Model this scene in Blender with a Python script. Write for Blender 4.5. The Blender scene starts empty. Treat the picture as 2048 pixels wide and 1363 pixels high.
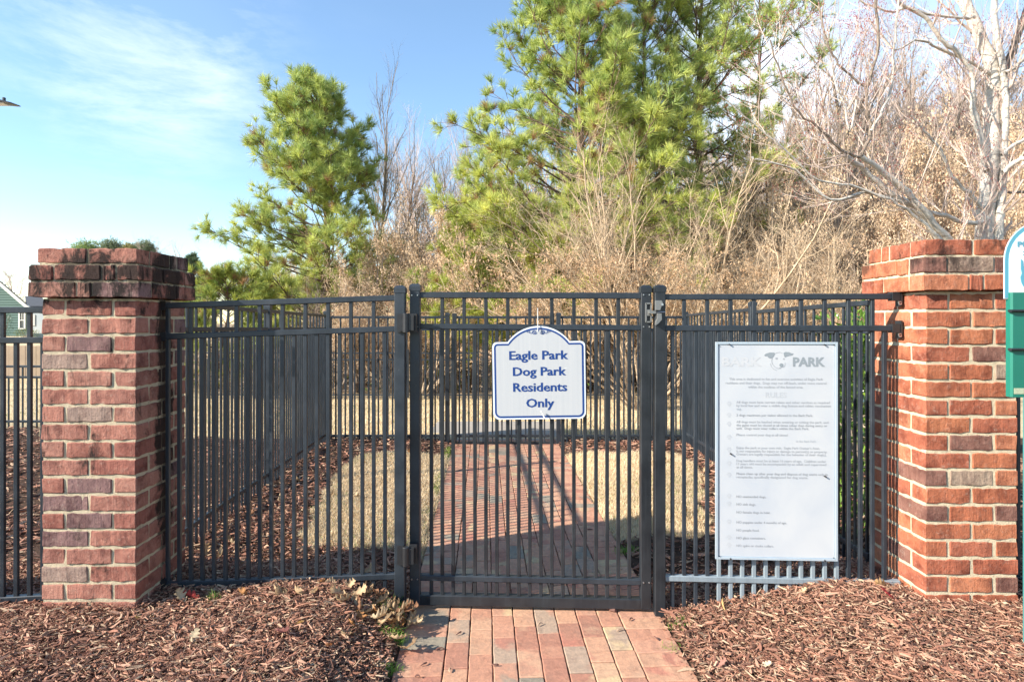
import bpy, bmesh, math, random
import numpy as np
from mathutils import Vector, Matrix, Quaternion

random.seed(7)
RNG = np.random.default_rng(11)
SC = bpy.context.scene
COL = SC.collection
F = 1200.0          # focal length in photo pixels
EYE = 1.42
HZ = 645.0

# ------------------------------------------------------------------ camera
cd = bpy.data.cameras.new('camera')
cam = bpy.data.objects.new('camera', cd)
COL.objects.link(cam)
cam.location = (0, 0, EYE)
cam.rotation_euler = (math.radians(90), 0, 0)
cd.sensor_width = 36
cd.lens = 36 * F / 2048
cd.shift_y = -(681.5 - HZ) / 2048
cd.clip_end = 2000
cd.clip_start = 0.05
SC.camera = cam

# ------------------------------------------------------------------ light
SUN_TO = Vector((0.921, 0.390, -math.tan(math.radians(30.0)))).normalized()
sd = bpy.data.lights.new('sun', 'SUN')
sun = bpy.data.objects.new('sun', sd)
COL.objects.link(sun)
sd.energy = 4.5
sd.angle = math.radians(0.53)
sd.color = (1.0, 0.93, 0.82)
sun.rotation_euler = SUN_TO.to_track_quat('-Z', 'Y').to_euler()

world = bpy.data.worlds.new('World')
SC.world = world
world.use_nodes = True
SC.view_settings.view_transform = 'Standard'
SC.view_settings.look = 'None'
SC.view_settings.gamma = 1
SC.view_settings.use_curve_mapping = False
SC.view_settings.exposure = 1.27


class NT:
    """tiny helper for node trees"""
    def __init__(self, tree):
        self.t = tree
        tree.nodes.clear()

    def n(self, typ, inputs=None, **props):
        nd = self.t.nodes.new(typ)
        for k, v in props.items():
            setattr(nd, k, v)
        for k, v in (inputs or {}).items():
            s = nd.inputs[k]
            if isinstance(v, bpy.types.NodeSocket):
                self.t.links.new(v, s)
            elif isinstance(v, bpy.types.Node):
                self.t.links.new(v.outputs[0], s)
            else:
                s.default_value = v
        return nd

    def math(self, op, a, b=0.0, c=None, clamp=False):
        ins = {0: a, 1: b}
        if c is not None:
            ins[2] = c
        return self.n('ShaderNodeMath', ins, operation=op, use_clamp=clamp).outputs[0]

    def mix(self, fac, a, b, mode='MIX'):
        return self.n('ShaderNodeMix', {0: fac, 6: a, 7: b}, data_type='RGBA', blend_type=mode).outputs[2]

    def ramp(self, fac, stops, interp='LINEAR'):
        nd = self.n('ShaderNodeValToRGB', {0: fac})
        cr = nd.color_ramp
        cr.interpolation = interp
        while len(cr.elements) < len(stops):
            cr.elements.new(0.5)
        for e, (p, c) in zip(cr.elements, stops):
            e.position = p
            e.color = (c[0], c[1], c[2], 1) if not isinstance(c, (int, float)) else (c, c, c, 1)
        return nd.outputs[0]

    def noise(self, vec, scale, detail=4, rough=0.55, dist=0.0):
        return self.n('ShaderNodeTexNoise', {'Vector': vec, 'Scale': scale, 'Detail': detail, 'Roughness': rough, 'Distortion': dist})

    def mapping(self, vec, scale=(1, 1, 1), rot=(0, 0, 0), loc=(0, 0, 0)):
        return self.n('ShaderNodeMapping', {'Vector': vec, 'Scale': scale, 'Rotation': rot, 'Location': loc}).outputs[0]


# sky: clear winter blue with thin streaked cirrus
w = NT(world.node_tree)
sky = w.n('ShaderNodeTexSky', sky_type='NISHITA')
sky.sun_disc = False
sky.sun_elevation = math.radians(30)
sky.sun_rotation = math.atan2(-SUN_TO.x, -SUN_TO.y) % (2 * math.pi)
sky.air_density = 1.0
sky.dust_density = 0.0
sky.ozone_density = 1.2
tc = w.n('ShaderNodeTexCoord')
dirv = tc.outputs['Generated']
m1 = w.mapping(dirv, (2.4, 2.4, 9.0), (0.0, math.radians(38), 0.2))
wisps = w.noise(m1, 1.6, 9, 0.66, 0.25).outputs[0]
soft = w.noise(dirv, 2.6, 4, 0.5, 0.3).outputs[0]


def near_dir(px, py, r0, r1):
    v = Vector(((px - 1024) / F, 1, (HZ - py) / F)).normalized()
    dist = w.n('ShaderNodeVectorMath', {0: dirv, 1: tuple(v)}, operation='DISTANCE').outputs['Value']
    return w.n('ShaderNodeMapRange', {0: dist, 1: r0, 2: r1, 3: 1.0, 4: 0.0}, interpolation_type='SMOOTHSTEP').outputs[0]


b1 = near_dir(330, 120, 0.02, 0.22)
b2 = near_dir(160, 20, 0.03, 0.28)
b3 = near_dir(1640, 120, 0.04, 0.30)
wis = w.n('ShaderNodeMapRange', {0: wisps, 1: 0.42, 2: 0.80, 3: 0.0, 4: 0.75}).outputs[0]
sof = w.n('ShaderNodeMapRange', {0: soft, 1: 0.45, 2: 0.8, 3: 0.0, 4: 0.35}).outputs[0]
cl_a = w.math('MULTIPLY', w.math('ADD', b1, w.math('MULTIPLY', b2, 0.45), clamp=True), w.math('ADD', w.math('MULTIPLY', wis, 0.75), 0.03))
cl_b = w.math('MULTIPLY', b3, w.n('ShaderNodeMapRange', {0: soft, 1: 0.32, 2: 0.55, 3: 0.25, 4: 0.9}).outputs[0])
cl_c = w.math('MULTIPLY', wis, w.math('MULTIPLY', sof, 0.25))
cl = w.math('ADD', w.math('ADD', w.math('ADD', cl_a, cl_b), cl_c), 0.07, clamp=True)
cloudcol = (5.6, 5.9, 6.3, 1)
skyc = w.mix(cl, sky.outputs[0], cloudcol)
skyc = w.n('ShaderNodeHueSaturation', {'Hue': 0.498, 'Saturation': 1.18, 'Value': 1.0, 'Color': skyc}).outputs[0]
bg = w.n('ShaderNodeBackground', {'Color': skyc, 'Strength': 0.117})
out = w.n('ShaderNodeOutputWorld', {'Surface': bg})


# ------------------------------------------------------------------ materials
def new_mat(name):
    m = bpy.data.materials.new(name)
    m.use_nodes = True
    return m, NT(m.node_tree)


def finish(t, color, rough=0.7, bump=None, bstr=0.3, bdist=0.01, metal=0.0, spec=0.5, trans=0.0, coat=0.0):
    ins = {'Base Color': color, 'Roughness': rough, 'Metallic': metal, 'Specular IOR Level': spec, 'Coat Weight': coat}
    p = t.n('ShaderNodeBsdfPrincipled', ins)
    nrm = None
    if bump is not None:
        nrm = t.n('ShaderNodeBump', {'Height': bump, 'Strength': bstr, 'Distance': bdist})
        t.t.links.new(nrm.outputs[0], p.inputs['Normal'])
    sh = p.outputs[0]
    if trans > 0:
        tr = t.n('ShaderNodeBsdfTranslucent', {'Color': color})
        sh = t.n('ShaderNodeMixShader', {0: trans, 1: sh, 2: tr.outputs[0]}).outputs[0]
    t.n('ShaderNodeOutputMaterial', {'Surface': sh})


def plain(name, col, rough=0.6, metal=0.0, var=0.12, scale=25, bstr=0.15, spec=0.5, trans=0.0, bdist=0.002):
    m, t = new_mat(name)
    tc = t.n('ShaderNodeTexCoord').outputs['Object']
    nz = t.noise(tc, scale, 5, 0.6).outputs[0]
    c = t.mix(nz, (col[0] * (1 - var), col[1] * (1 - var), col[2] * (1 - var), 1), (min(1, col[0] * (1 + var)), min(1, col[1] * (1 + var)), min(1, col[2] * (1 + var)), 1))
    finish(t, c, rough, nz, bstr, bdist, metal, spec, trans)
    return m


def attr_mat(name, rough=0.8, trans=0.0, spec=0.3, bump=0, bscale=60):
    m, t = new_mat(name)
    a = t.n('ShaderNodeAttribute', attribute_name='Col').outputs[0]
    b = None
    if bump:
        b = t.noise(t.n('ShaderNodeTexCoord').outputs['Object'], bscale, 3).outputs[0]
    finish(t, a, rough, b, bump, 0.004, spec=spec, trans=trans)
    return m


# black powder coated aluminium, with dust and chips
def metal_mat(name, base=(0.014, 0.020, 0.028), paled=False, rough=0.34):
    m, t = new_mat(name)
    geo = t.n('ShaderNodeNewGeometry').outputs['Position']
    nz = t.noise(geo, 9, 5, 0.6).outputs[0]
    fine = t.noise(geo, 260, 2, 0.5).outputs[0]
    streak = t.noise(t.mapping(geo, (60, 60, 3)), 1.0, 4, 0.6).outputs[0]
    c = t.mix(t.n('ShaderNodeMapRange', {0: nz, 1: 0.35, 2: 0.7, 3: 0, 4: 1}).outputs[0],
              (*base, 1), (base[0] * 1.7 + 0.004, base[1] * 1.6 + 0.004, base[2] * 1.5 + 0.004, 1))
    dust = t.n('ShaderNodeMapRange', {0: streak, 1: 0.52, 2: 0.8, 3: 0, 4: 0.20}).outputs[0]
    c = t.mix(dust, c, (0.08, 0.088, 0.098, 1))
    spk = t.n('ShaderNodeMapRange', {0: fine, 1: 0.76, 2: 0.80, 3: 0, 4: 0.8}).outputs[0]
    c = t.mix(spk, c, (0.32, 0.33, 0.34, 1))
    if paled:  # glare painted into the colour as a pale tone low on the bars
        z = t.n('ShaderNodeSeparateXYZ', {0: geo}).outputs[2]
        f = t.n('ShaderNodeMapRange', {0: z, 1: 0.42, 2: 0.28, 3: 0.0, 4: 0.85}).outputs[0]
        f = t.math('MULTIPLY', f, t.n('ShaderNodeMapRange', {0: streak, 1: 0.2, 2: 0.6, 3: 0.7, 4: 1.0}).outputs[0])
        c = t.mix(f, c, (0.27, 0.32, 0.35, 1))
    r = t.n('ShaderNodeMapRange', {0: nz, 1: 0.3, 2: 0.7, 3: rough, 4: rough + 0.16}).outputs[0]
    finish(t, c, r, fine, 0.08, 0.001, spec=0.55)
    return m


M = {}
M['metal'] = metal_mat('black_paint_metal')
M['metal_gate'] = metal_mat('gate_paint_metal', (0.011, 0.014, 0.018))
M['metal_glare'] = metal_mat('glare_paint_metal', paled=True)
M['cast'] = plain('cast_black_plastic', (0.022, 0.022, 0.024), 0.42, var=0.4, scale=40)
M['latch'] = plain('grey_cast_steel', (0.22, 0.22, 0.21), 0.42, 0.35, var=0.25, scale=60)
M['screw'] = plain('bright_steel', (0.55, 0.56, 0.58), 0.3, 0.9, var=0.1)
M['zip'] = plain('white_nylon', (0.75, 0.74, 0.70), 0.4, var=0.05)


def brick_mat(name, tones, seed, stain=0):
    m, t = new_mat(name)
    oi = t.n('ShaderNodeObjectInfo')
    rnd = oi.outputs['Random']
    co = t.n('ShaderNodeTexCoord').outputs['Object']
    off = t.n('ShaderNodeCombineXYZ', {0: t.math('MULTIPLY', rnd, 37.0), 1: t.math('MULTIPLY', rnd, 91.0), 2: seed})
    v = t.n('ShaderNodeVectorMath', {0: co, 1: off.outputs[0]}, operation='ADD').outputs[0]
    geo = t.n('ShaderNodeNewGeometry').outputs['Position']
    big = t.noise(v, 11, 5, 0.6).outputs[0]
    med = t.noise(v, 45, 6, 0.68).outputs[0]
    fine = t.noise(v, 260, 4, 0.7).outputs[0]
    wire = t.noise(t.mapping(v, (150, 150, 10)), 1.0, 4, 0.6, 0.4).outputs[0]
    base = t.ramp(rnd, tones, 'CONSTANT')
    dark = t.mix(1.0, base, (0.45, 0.38, 0.40, 1), 'MULTIPLY')
    lite = t.mix(0.45, base, (0.62, 0.42, 0.32, 1))
    c = t.mix(t.n('ShaderNodeMapRange', {0: big, 1: 0.46, 2: 0.66, 3: 0, 4: 0.9}).outputs[0], base, dark)
    spk = t.noise(v, 95, 4, 0.75).outputs[0]
    c = t.mix(t.n('ShaderNodeMapRange', {0: spk, 1: 0.58, 2: 0.68, 3: 0, 4: 0.55}).outputs[0], c, (0.06, 0.04, 0.035, 1))
    c = t.mix(t.n('ShaderNodeMapRange', {0: med, 1: 0.52, 2: 0.72, 3: 0, 4: 0.55}).outputs[0], c, lite)
    c = t.mix(t.n('ShaderNodeMapRange', {0: wire, 1: 0.52, 2: 0.70, 3: 0, 4: 0.45}).outputs[0], c, dark)
    # lime bloom
    lb = t.noise(t.n('ShaderNodeVectorMath', {0: geo, 1: (seed, 3, 1)}, operation='ADD').outputs[0], 26, 6, 0.75).outputs[0]
    c = t.mix(t.n('ShaderNodeMapRange', {0: lb, 1: 0.60, 2: 0.72, 3: 0, 4: 0.42}).outputs[0], c, (0.50, 0.42, 0.33, 1))
    if stain:
        xyz = t.n('ShaderNodeSeparateXYZ', {0: geo})
        sn = t.noise(t.mapping(geo, (9, 9, 5)), 1.0, 7, 0.72, 0.5).outputs[0]
        if stain == 1:
            hz = t.n('ShaderNodeMapRange', {0: xyz.outputs[2], 1: 1.25, 2: 1.64, 3: -0.14, 4: 0.20}).outputs[0]
            hz = t.math('ADD', hz, t.n('ShaderNodeMapRange', {0: xyz.outputs[2], 1: 1.66, 2: 1.75, 3: 0.0, 4: -0.12}).outputs[0])
            # run-off below the rail bracket on the inner side
            dy = t.math('ABSOLUTE', t.math('SUBTRACT', xyz.outputs[1], 2.93))
            run = t.n('ShaderNodeMapRange', {0: dy, 1: 0.02, 2: 0.10, 3: 0.28, 4: 0.0}).outputs[0]
            side = t.n('ShaderNodeMapRange', {0: xyz.outputs[0], 1: -1.74, 2: -1.71, 3: 0.0, 4: 1.0}).outputs[0]
            low = t.n('ShaderNodeMapRange', {0: xyz.outputs[2], 1: 0.25, 2: 0.8, 3: 0.2, 4: 1.0}).outputs[0]
            hz = t.math('MAXIMUM', hz, t.math('MULTIPLY', t.math('MULTIPLY', run, side), low))
        else:
            hz = t.n('ShaderNodeMapRange', {0: xyz.outputs[2], 1: 1.45, 2: 1.70, 3: -0.18, 4: 0.11}).outputs[0]
        sm = t.n('ShaderNodeMapRange', {0: t.math('ADD', sn, hz), 1: 0.58, 2: 0.68, 3: 0, 4: 0.93 if stain == 1 else 0.72}).outputs[0]
        c = t.mix(sm, c, (0.020, 0.016, 0.014, 1))
    h = t.math('ADD', t.math('MULTIPLY', med, 0.8), t.math('ADD', t.math('MULTIPLY', fine, 0.35), t.math('MULTIPLY', wire, 0.25)))
    finish(t, c, 0.9, h, 1.0, 0.009, spec=0.2)
    return m


def mortar_mat(name, colr, stain=0):
    m, t = new_mat(name)
    geo = t.n('ShaderNodeNewGeometry').outputs['Position']
    a = t.noise(geo, 30, 6, 0.65).outputs[0]
    b = t.noise(geo, 300, 3, 0.7).outputs[0]
    c = t.mix(a, (colr[0] * 0.72, colr[1] * 0.70, colr[2] * 0.66, 1), (min(1, colr[0] * 1.15), colr[1] * 1.15, colr[2] * 1.15, 1))
    if stain:
        xyz = t.n('ShaderNodeSeparateXYZ', {0: geo})
        sn = t.noise(t.mapping(geo, (9, 9, 5)), 1.0, 7, 0.72, 0.5).outputs[0]
        hz = t.n('ShaderNodeMapRange', {0: xyz.outputs[2], 1: 1.35, 2: 1.62, 3: -0.12, 4: 0.22 if stain == 1 else 0.05}).outputs[0]
        if stain == 1:
            dy = t.math('ABSOLUTE', t.math('SUBTRACT', xyz.outputs[1], 2.93))
            run = t.n('ShaderNodeMapRange', {0: dy, 1: 0.02, 2: 0.10, 3: 0.2, 4: 0.0}).outputs[0]
            side = t.n('ShaderNodeMapRange', {0: xyz.outputs[0], 1: -1.76, 2: -1.73, 3: 0.0, 4: 1.0}).outputs[0]
            hz = t.math('MAXIMUM', hz, t.math('MULTIPLY', run, side))
        c = t.mix(t.n('ShaderNodeMapRange', {0: t.math('ADD', sn, hz), 1: 0.56, 2: 0.72, 3: 0, 4: 0.85}).outputs[0], c, (0.05, 0.04, 0.032, 1))
    h = t.math('ADD', a, t.math('MULTIPLY', b, 0.5))
    finish(t, c, 0.95, h, 0.9, 0.008, spec=0.1)
    return m


M['brick_left'] = brick_mat('brick_rose', [
    (0.0, (0.37, 0.150, 0.108)), (0.16, (0.42, 0.180, 0.130)), (0.34, (0.33, 0.125, 0.092)), (0.5, (0.39, 0.170, 0.125)),
    (0.66, (0.43, 0.20, 0.145)), (0.80, (0.23, 0.130, 0.12)), (0.94, (0.35, 0.24, 0.19))], 3.0, 1)
M['brick_right'] = brick_mat('brick_orange', [
    (0.0, (0.44, 0.145, 0.075)), (0.18, (0.50, 0.18, 0.09)), (0.36, (0.40, 0.125, 0.07)), (0.54, (0.53, 0.20, 0.105)),
    (0.70, (0.43, 0.14, 0.08)), (0.84, (0.25, 0.12, 0.09)), (0.92, (0.40, 0.29, 0.21)), (0.95, (0.47, 0.16, 0.08))], 7.0, 2)
M['mortar_left'] = mortar_mat('mortar_buff', (0.60, 0.50, 0.35), 1)
M['mortar_right'] = mortar_mat('mortar_cream', (0.68, 0.57, 0.40), 2)


def paver_mat():
    m, t = new_mat('paver_clay')
    oi = t.n('ShaderNodeObjectInfo')
    rnd = oi.outputs['Random']
    co = t.n('ShaderNodeTexCoord').outputs['Object']
    off = t.n('ShaderNodeCombineXYZ', {0: t.math('MULTIPLY', rnd, 57.0), 1: t.math('MULTIPLY', rnd, 31.0), 2: 0.0})
    v = t.n('ShaderNodeVectorMath', {0: co, 1: off.outputs[0]}, operation='ADD').outputs[0]
    r2 = t.math('FRACT', t.math('MULTIPLY', rnd, 17.31))
    red, red2, buff, grey = (0.43, 0.220, 0.145), (0.36, 0.175, 0.120), (0.52, 0.38, 0.22), (0.25, 0.215, 0.165)
    base = t.ramp(rnd, [(0.0, red), (0.22, (0.47, 0.265, 0.170)), (0.40, red2), (0.56, (0.45, 0.24, 0.16)), (0.80, grey), (0.90, (0.36, 0.26, 0.19)), (0.965, buff)], 'CONSTANT')
    alt = t.ramp(r2, [(0.0, red), (0.36, buff), (0.46, grey), (0.56, (0.47, 0.285, 0.185)), (0.85, (0.40, 0.17, 0.12))], 'CONSTANT')
    mn = t.noise(v, 5.5, 3, 0.5, 0.4).outputs[0]
    c = t.mix(t.n('ShaderNodeMapRange', {0: mn, 1: 0.52, 2: 0.60, 3: 0, 4: 0.85}).outputs[0], base, alt)
    med = t.noise(v, 60, 5, 0.65).outputs[0]
    fine = t.noise(v, 330, 3, 0.7).outputs[0]
    c = t.mix(t.n('ShaderNodeMapRange', {0: med, 1: 0.45, 2: 0.65, 3: 0.0, 4: 0.6}).outputs[0], c, t.mix(1.0, c, (1.4, 1.32, 1.25, 1), 'MULTIPLY'))
    dk = t.noise(v, 24, 6, 0.75).outputs[0]
    c = t.mix(t.n('ShaderNodeMapRange', {0: dk, 1: 0.54, 2: 0.68, 3: 0.0, 4: 0.55}).outputs[0], c, t.mix(1.0, c, (0.55, 0.50, 0.50, 1), 'MULTIPLY'))
    geo = t.n('ShaderNodeNewGeometry').outputs['Position']
    dirt = t.noise(geo, 7, 6, 0.7).outputs[0]
    c = t.mix(t.n('ShaderNodeMapRange', {0: dirt, 1: 0.5, 2: 0.75, 3: 0.0, 4: 0.45}).outputs[0], c, (0.20, 0.15, 0.115, 1))
    h = t.math('ADD', med, t.math('MULTIPLY', fine, 0.5))
    finish(t, c, 0.85, h, 0.7, 0.004, spec=0.25)
    return m


M['paver'] = paver_mat()
M['sand'] = plain('joint_sand', (0.06, 0.048, 0.036), 0.95, var=0.5, scale=80, bstr=0.6)
M['chips'] = attr_mat('bark_chips', 0.85, bump=0.5, bscale=120)
M['grass'] = attr_mat('grass_blades', 0.7, trans=0.25)
M['needles'] = attr_mat('pine_needles', 0.55, trans=0.30)
M['dryleaf'] = attr_mat('dry_leaves', 0.75, trans=0.30)
M['leaf'] = attr_mat('glossy_leaves', 0.30, trans=0.2, spec=0.6)
M['twigs'] = attr_mat('twig_bark', 0.85)


def ground_mat():
    m, t = new_mat('ground_soil_and_lawn')
    a = t.n('ShaderNodeAttribute', attribute_name='Col').outputs[0]
    geo = t.n('ShaderNodeNewGeometry').outputs['Position']
    n1 = t.noise(geo, 14, 8, 0.7).outputs[0]
    n2 = t.noise(geo, 0.7, 5, 0.6).outputs[0]
    n3 = t.noise(geo, 160, 3, 0.7).outputs[0]
    c = t.mix(t.n('ShaderNodeMapRange', {0: n1, 1: 0.3, 2: 0.7, 3: 0, 4: 1}).outputs[0],
              t.mix(1.0, a, (0.62, 0.58, 0.52, 1), 'MULTIPLY'), t.mix(1.0, a, (1.25, 1.25, 1.2, 1), 'MULTIPLY'))
    c = t.mix(t.n('ShaderNodeMapRange', {0: n2, 1: 0.45, 2: 0.75, 3: 0, 4: 0.35}).outputs[0], c, t.mix(1.0, c, (0.72, 0.82, 0.6, 1), 'MULTIPLY'))
    h = t.math('ADD', n1, t.math('MULTIPLY', n3, 0.5))
    finish(t, c, 0.95, h, 0.8, 0.02, spec=0.1)
    return m


M['ground'] = ground_mat()


def bark_mat(name, c0, c1, sc=(30, 30, 5), blotch=None):
    m, t = new_mat(name)
    geo = t.n('ShaderNodeNewGeometry').outputs['Position']
    n = t.noise(t.mapping(geo, sc), 1.0, 6, 0.7, 0.6).outputs[0]
    c = t.mix(t.n('ShaderNodeMapRange', {0: n, 1: 0.3, 2: 0.7, 3: 0, 4: 1}).outputs[0], (*c0, 1), (*c1, 1))
    if blotch:
        b = t.noise(t.mapping(geo, (7, 7, 22)), 1.0, 5, 0.65, 0.5).outputs[0]
        c = t.mix(t.n('ShaderNodeMapRange', {0: b, 1: 0.56, 2: 0.68, 3: 0, 4: 0.75}).outputs[0], c, (*blotch, 1))
    finish(t, c, 0.9, n, 0.7, 0.02, spec=0.15)
    return m


M['pinebark'] = bark_mat('pine_bark', (0.07, 0.045, 0.035), (0.26, 0.17, 0.125))
M['greybark'] = bark_mat('grey_bark', (0.15, 0.115, 0.09), (0.40, 0.32, 0.25))
M['tanbark'] = bark_mat('tan_bark', (0.34, 0.24, 0.15), (0.66, 0.51, 0.35))
M['palebark'] = bark_mat('pale_bark', (0.52, 0.45, 0.37), (0.80, 0.73, 0.63), (14, 14, 30), (0.30, 0.24, 0.18))


# ------------------------------------------------------------------ mesh tools
def P(px, py, d):
    return np.array(((px - 1024) / F * d, d, EYE + (HZ - py) / F * d))


def X(px, d):
    return (px - 1024) / F * d


class MB:
    def __init__(self):
        self.v, self.f, self.c, self.n = [], {}, [], 0

    def add(self, V, Fs, col=None):
        V = np.asarray(V, float).reshape(-1, 3)
        Fs = np.asarray(Fs, int)
        self.f.setdefault(Fs.shape[1], []).append(Fs + self.n)
        self.v.append(V)
        self.n += len(V)
        if col is not None:
            c = np.asarray(col, float)
            if c.ndim == 1:
                c = np.tile(c, (len(V), 1))
            self.c.append(c[:, :3])
        return self

    def tube(self, pts, rad, sides=4, col=None, cap=False):
        pts = np.asarray(pts, float)
        rad = np.broadcast_to(np.asarray(rad, float), (len(pts),))
        n = len(pts)
        tan = np.gradient(pts, axis=0)
        tan /= (np.linalg.norm(tan, axis=1, keepdims=True) + 1e-9)
        ref = np.array((0.31, 0.17, 0.93)) if abs(tan[0][2]) < 0.9 else np.array((0.9, 0.3, 0.1))
        s = np.cross(tan, ref)
        s /= (np.linalg.norm(s, axis=1, keepdims=True) + 1e-9)
        u = np.cross(s, tan)
        a = np.arange(sides) * 2 * math.pi / sides
        V = pts[:, None, :] + rad[:, None, None] * (np.cos(a)[None, :, None] * s[:, None, :] + np.sin(a)[None, :, None] * u[:, None, :])
        V = V.reshape(-1, 3)
        i = np.arange(n - 1)[:, None] * sides
        j = np.arange(sides)[None, :]
        j2 = (j + 1) % sides
        Q = np.stack([i + j, i + j2, i + sides + j2, i + sides + j], -1).reshape(-1, 4)
        self.add(V, Q, col)
        if cap:
            base = self.n - len(V)
            self.f.setdefault(sides, []).append(np.array([list(range(base, base + sides))[::-1]]))
            self.f.setdefault(sides, []).append(np.array([list(range(self.n - sides, self.n))]))
        return self

    def box(self, c, s, R=None, col=None, ch=0.0):
        c = np.asarray(c, float)
        hx, hy, hz = np.asarray(s, float) / 2
        V = np.array([(x, y, z) for x in (-hx, hx) for y in (-hy, hy) for z in (-hz, hz)])
        Q = [(0, 1, 3, 2), (4, 6, 7, 5), (0, 4, 5, 1), (2, 3, 7, 6), (0, 2, 6, 4), (1, 5, 7, 3)]
        if R is not None:
            V = V @ np.asarray(R).T
        return self.add(V + c, Q, col)

    def bar(self, a, b, w_, h_, ch=0.0, col=None):
        """chamfered bar from a to b, w_ across, h_ high (or deep for uprights)"""
        a, b = np.asarray(a, float), np.asarray(b, float)
        t = (b - a) / np.linalg.norm(b - a)
        if abs(t[2]) > 0.8:
            s = np.array((1.0, 0, 0)); u = np.array((0, 1.0, 0))
        else:
            s = np.cross(t, (0, 0, 1.0)); s /= np.linalg.norm(s); u = np.cross(s, t)
        x, y = w_ / 2, h_ / 2
        k = max(ch, 1e-5)
        if ch > 0:
            prof = [(x - k, -y), (x, -y + k), (x, y - k), (x - k, y), (-x + k, y), (-x, y - k), (-x, -y + k), (-x + k, -y)]
        else:
            prof = [(x, -y), (x, y), (-x, y), (-x, -y)]
        m = len(prof)
        V = [p0 + s * q[0] + u * q[1] for p0 in (a, b) for q in prof]
        Q = [(i, (i + 1) % m, m + (i + 1) % m, m + i) for i in range(m)]
        self.add(V, Q, col)
        base = self.n - 2 * m
        self.f.setdefault(m, []).append(np.array([[base + i for i in range(m)][::-1]]))
        self.f.setdefault(m, []).append(np.array([[base + m + i for i in range(m)]]))
        return self

    def mesh(self, name, mat=None, smooth=False):
        me = bpy.data.meshes.new(name)
        if not self.v:
            return me
        V = np.concatenate(self.v)
        me.vertices.add(len(V))
        me.vertices.foreach_set('co', V.astype(np.float32).ravel())
        loops, starts, pos = [], [], 0
        for k, lst in self.f.items():
            A = np.concatenate(lst)
            loops.append(A.ravel())
            starts.append(pos + np.arange(len(A)) * k)
            pos += A.size
        loops = np.concatenate(loops).astype(np.int32)
        starts = np.concatenate(starts).astype(np.int32)
        me.loops.add(len(loops))
        me.loops.foreach_set('vertex_index', loops)
        me.polygons.add(len(starts))
        me.polygons.foreach_set('loop_start', starts)
        me.update(calc_edges=True)
        me.polygons.foreach_set('use_smooth', np.full(len(starts), bool(smooth)))
        if self.c:
            C = np.concatenate(self.c)
            at = me.color_attributes.new('Col', 'FLOAT_COLOR', 'POINT')
            at.data.foreach_set('color', np.concatenate([C, np.ones((len(C), 1))], 1).astype(np.float32).ravel())
        if mat is not None:
            me.materials.append(mat)
        return me


def link(name, data, parent=None, loc=(0, 0, 0), rot=None, scale=None):
    o = bpy.data.objects.new(name, data)
    COL.objects.link(o)
    o.location = tuple(loc)
    if rot is not None:
        o.rotation_euler = tuple(rot)
    if scale is not None:
        o.scale = tuple(scale)
    if parent is not None:
        o.parent = parent
    return o


def thing(name, label, cat, loc=(0, 0, 0), rot=None, group=None, data=None):
    o = link(name, data, None, loc, rot)
    o['label'] = label
    o['category'] = cat
    if group:
        o['group'] = group
    return o


def wpart(name, mb, mat, parent, smooth=False, label=None, kind=None):
    """part whose mesh is given in world coordinates; parent has only a location"""
    me = mb.mesh(name, mat, smooth) if isinstance(mb, MB) else mb
    o = link(name, me, parent, tuple(-np.array(parent.location)))
    if label:
        o['label'] = label
    if kind:
        o['kind'] = kind
    return o


# ------------------------------------------------------------------ terrain
def ss(a, b, x):
    t = np.clip((x - a) / (b - a), 0, 1)
    return t * t * (3 - 2 * t)


def path_c(y):
    return 0.105 - 0.043 * (y - 3.0)


def hgt(x, y):
    x = np.asarray(x, float); y = np.asarray(y, float)
    e = x - path_c(y)
    front = 1 - ss(3.0, 3.6, y)
    hl = 0.125 * ss(0.58, 0.95, -e)
    hr = 0.150 * ss(0.62, 1.45, e)
    near = front * np.where(e < 0, hl, hr) + (1 - front) * 0.03 * ss(0.62, 0.9, np.abs(e)) * (1 - ss(7, 8, y))
    near = near + 0.018 * ss(0.64, 0.8, np.abs(e)) * (np.sin(x * 5.1 + y * 3.3) * np.cos(y * 4.7 - x * 2.1)) * (1 - ss(6, 9, y))
    ang = x / np.maximum(y, 0.5)
    down = -0.36 * ss(7.0, 14.0, y) * ss(-0.72, -0.5, ang)
    down = down - 0.25 * ss(14, 40, y) * ss(-0.6, -0.3, ang)
    left = 0.42 * ss(18, 45, y) * (1 - ss(-0.75, -0.6, ang))
    return near + down + left - 0.012 * (np.abs(e) < 0.64) * (y < 7.4)


LAWN_L = [(-1.36, 3.66), (-1.50, 4.4), (-1.62, 5.5), (-1.60, 6.05), (-1.42, 6.32), (-1.0, 6.42), (-0.2, 6.42), (-0.2, 3.58), (-0.9, 3.62)]
LAWN_R = [(0.3, 3.85), (1.15, 3.85), (1.32, 4.0), (1.55, 4.9), (1.78, 5.8), (1.84, 6.2), (1.70, 6.38), (0.3, 6.42)]


def in_poly(px, py, poly):
    inside = np.zeros(px.shape, bool)
    j = len(poly) - 1
    for i in range(len(poly)):
        xi, yi = poly[i]; xj, yj = poly[j]
        c = ((yi > py) != (yj > py)) & (px < (xj - xi) * (py - yi) / (yj - yi + 1e-12) + xi)
        inside ^= c
        j = i
    return inside


def wob(x, y):
    return 0.045 * np.sin(7.3 * x + 2.1 * y) + 0.03 * np.sin(13.0 * y - 5.0 * x)


def lawn_in(x, y):
    xx = x + wob(x, y); yy = y + wob(y, x)
    return (in_poly(xx, yy, LAWN_L) | in_poly(xx, yy, LAWN_R)) & (np.abs(x - path_c(y)) > 0.615)


def on_path(x, y):
    return (np.abs(x - path_c(y)) < 0.615) & (y < 7.2)


def mulch_mask(x, y):
    m = (y < 7.25) & ~lawn_in(x, y)
    m |= (x < -5.0) & (y < 8.1)
    return m


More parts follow.
